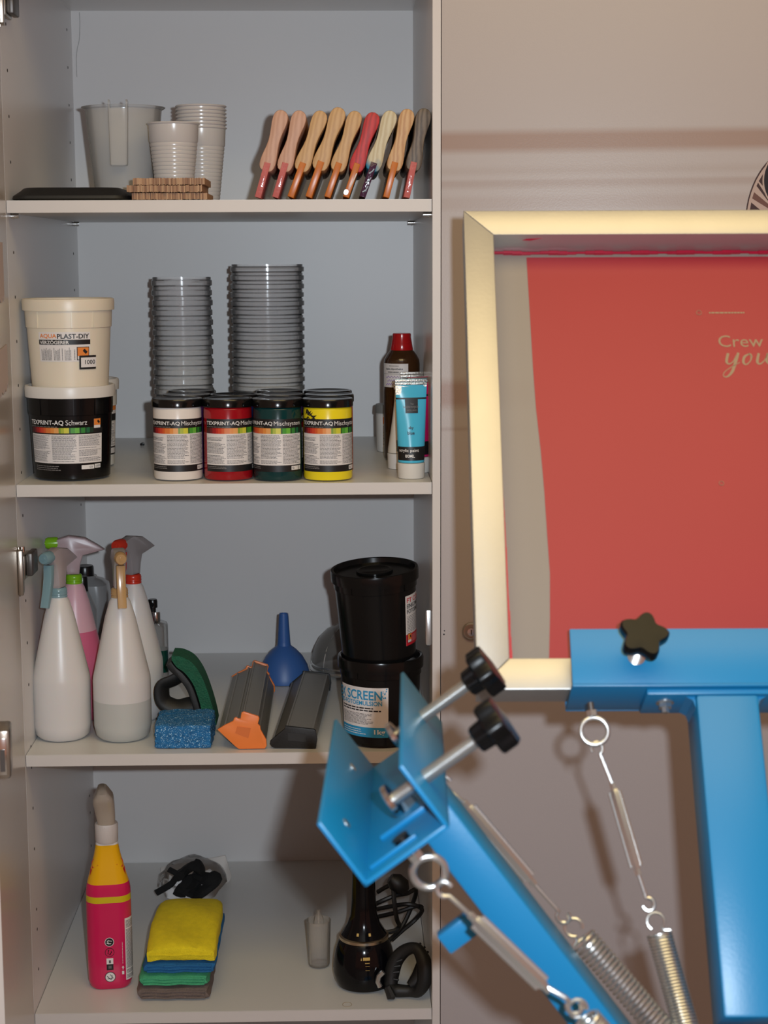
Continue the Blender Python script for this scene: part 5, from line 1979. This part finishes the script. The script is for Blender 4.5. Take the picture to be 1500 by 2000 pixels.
def coil(parent, p0, p1, R, wire, turns, facing, hook=True):
    p0, p1 = V(p0), V(p1)
    d = (p1 - p0).normalized()
    u_ = d.cross(facing).normalized()
    v_ = d.cross(u_)
    n = turns * 16
    pts_ = [p0 + (p1 - p0) * (i / n) + (u_ * math.cos(2 * PI * i / 16) + v_ * math.sin(2 * PI * i / 16)) * R for i in range(n + 1)]
    b_ = MB().tube(pts_, wire, M_STEEL, 7)
    if hook:
        hk = [pts_[0], p0 - d * wire + u_ * R * .5]
        hk += [p0 - d * (wire * 2 + R * .75) + (u_ * math.cos(a) + d * math.sin(a)) * R * .72 for a in [math.radians(60 - 26 * i) for i in range(12)]]
        b_.tube(hk, wire, M_STEEL, 7)
    return tag(b_.build('tension_spring', parent), 'zinc plated coil spring')


YH = 1.455


def L_(px, py, y):
    return MA.inverted() @ at_y(px, py, y)


inv3 = MA.to_3x3().inverted()
fc = inv3 @ V((0, -1, 0))
eye_bolt(armR, L_(1153, 1372, YH), L_(1161, 1428, YH - .01), .0118, .0023, fc)
turnbuckle(armR, [L_(1166, 1462, YH - .015), L_(1199, 1542, YH - .03), L_(1244, 1697, YH - .06), L_(1266, 1766, YH - .072)], .0018, .0046, fc)
coil(armR, L_(1287, 1822, YH - .085), L_(1352, 2050, YH - .13), .0100, .00115, 36, fc)

# left arm: swung a quarter turn, its channel seen from the end
TB = math.radians(36.6)
YB_ = math.radians(2.2)
hB = V((math.cos(YB_), -math.sin(YB_), 0))
dB = V((math.sin(YB_), math.cos(YB_), 0))
aB = V((0, 0, 1)) * math.cos(TB) - hB * math.sin(TB)
nB = V((0, 0, 1)) * math.sin(TB) + hB * math.cos(TB)
O0 = at_y(879, 1615, 1.15)
MBm = Matrix(((nB.x, dB.x, aB.x, O0.x), (nB.y, dB.y, aB.y, O0.y), (nB.z, dB.z, aB.z, O0.z), (0, 0, 0, 1)))      # local x out of the well side, y away, z up the arm
armL = thing('print_head', 'raised left press arm with an empty open clamp channel and two knobs', 'press arm')
armL.matrix_world = MBm
SB = mpp(O0)
CW, CHh, CL = 207 * SB, 156 * SB, .272
b = MB()
t3 = .0034
b.box(-t3, 0, 0, CL, 0, CHh, M_BLUE, .0009)
b.box(-CW, 0, 0, CL, -.0002, t3, M_BLUE, .0009)
b.box(-CW, -CW + t3, 0, CL, 0, CHh * 1.02, M_BLUE, .0009)
b.build('clamp_channel', armL)
MB().box(-CW * .78, -CW * .22, .060, .062, t3, t3 + .004, M_BLUE, .0006).build('weld_bead', armL)
b = MB()
b.box(-CW * .9, -CW * .35, .014, .016, t3, t3 + .003, M_BLUE, .0006)
b.build('weld_bead', armL)
for zc_, yc_ in ((.030, .20), (.03, .06)):
    MB().cyl((-CW + t3, yc_, zc_), (-CW + t3 + .0008, yc_, zc_), .004, M_STEEL, 12).build('rivet', armL)
for yc_, L_out, L_in in ((.041, .045, .026), (.205, .044, .024)):
    star_knob(armL, V((0, yc_, CHh * .52)), V((1, 0, 0)), V((0, 0, 1)), .0215, 6, L_out, L_in, phase=.3 + yc_, stud=.0050, two_tier=True)
    MB().lathe([(.0052, 0), (.010, .0), (.010, .006), (.0052, .006)], M_STEEL, 6, Matrix.Translation((-.0095, yc_, CHh * .52)) @ Matrix.Rotation(PI / 2, 4, 'Y'), closed=True).build('hex_nut', armL)
b = MB().cyl((-CW * .48, .10, t3), (-CW * .48, .10, t3 + .008), .010, M_STEEL, 6)
b.cyl((-CW * .48, .10, t3 + .008), (-CW * .48, .10, t3 + .013), .0055, M_STEEL, 16)
tag(b.build('bolt', armL), 'zinc plated bolt')
BT = .042
b = MB()
b.box(-BT, -.010, CL / 2 - .026, CL / 2 + .026, -.30, -.0006, M_BLUE, .003)
b.build('arm_beam', armL)
b = MB().cyl((-CW * .5, .022, t3), (-CW * .5, .022, t3 + .006), .0062, M_BLACK, 16)
b.build('bolt', armL)
inv = MBm.inverted()
i3 = MBm.to_3x3().inverted()
fcB = i3 @ V((0, -1, 0))
PB = lambda x, y, yy: inv @ at_y(x, y, yy)
eye_bolt(armL, V((-CW * .5, .022, -.0005)), PB(838, 1703, 1.175), .0118, .0027, fcB)
turnbuckle(armL, [PB(868, 1737, 1.17), PB(928, 1796, 1.17), PB(1062, 1925, 1.165), PB(1122, 1966, 1.16)], .0019, .0052, fcB)
coil(armL, PB(1146, 1990, 1.16), PB(1330, 2200, 1.15), .009, .0016, 30, fcB)
YFr = 1.385
eye_bolt(armL, V((-CW * .5, CL - .022, -.0005)), V((-CW * .5, CL - .022, -.030)), .0118, .0027, fcB)
turnbuckle(armL, [PB(868, 1530, YFr), PB(915, 1576, YFr), PB(1036, 1718, YFr - .01), PB(1100, 1790, YFr - .015)], .0019, .0048, fcB)
coil(armL, PB(1138, 1832, YFr - .02), PB(1340, 2066, YFr - .06), .0105, .0016, 30, fcB)
# flat stop bar under the left arm
b = MB()
pA_, pB_ = PB(866, 1842, 1.27), PB(915, 1806, 1.27)
d_ = (pB_ - pA_).normalized()
z_ax = fcB
s_ax = d_.cross(z_ax).normalized()
X = Matrix(((d_.x, s_ax.x, z_ax.x, pA_.x), (d_.y, s_ax.y, z_ax.y, pA_.y), (d_.z, s_ax.z, z_ax.z, pA_.z), (0, 0, 0, 1)))
b.box(0, .030, -.009, .009, -.006, .006, M_BLUE, .0015, xf=X)
b.build('stop_bar', armL)

# hub and pedestal that carry both arms, below the picture
endR = MA @ V((xc, -.005, -LB - .012))
endL = MBm @ V((-BT / 2, CL / 2, -.312))
hub = (endR + endL) / 2
hub.z = min(endR.z, endL.z) - .10
pst = thing('press_stand', 'blue press stand carrying both raised arms', 'press stand', (hub.x, hub.y, 0))
MB().lathe([(0, 0), (.26, 0), (.26, .02), (.05, .03), (.045, hub.z - .02), (.06, hub.z - .015), (.06, hub.z), (0, hub.z)], M_BLUE, 40).build('pedestal', pst)
for e_ in (endR, endL):
    p1 = V((0, 0, hub.z + .004))
    p2 = e_ - V((hub.x, hub.y, 0))
    MB().tube([p1, p1.lerp(p2, .94)], .017, M_BLUE, 12).build('arm_bracket', pst)
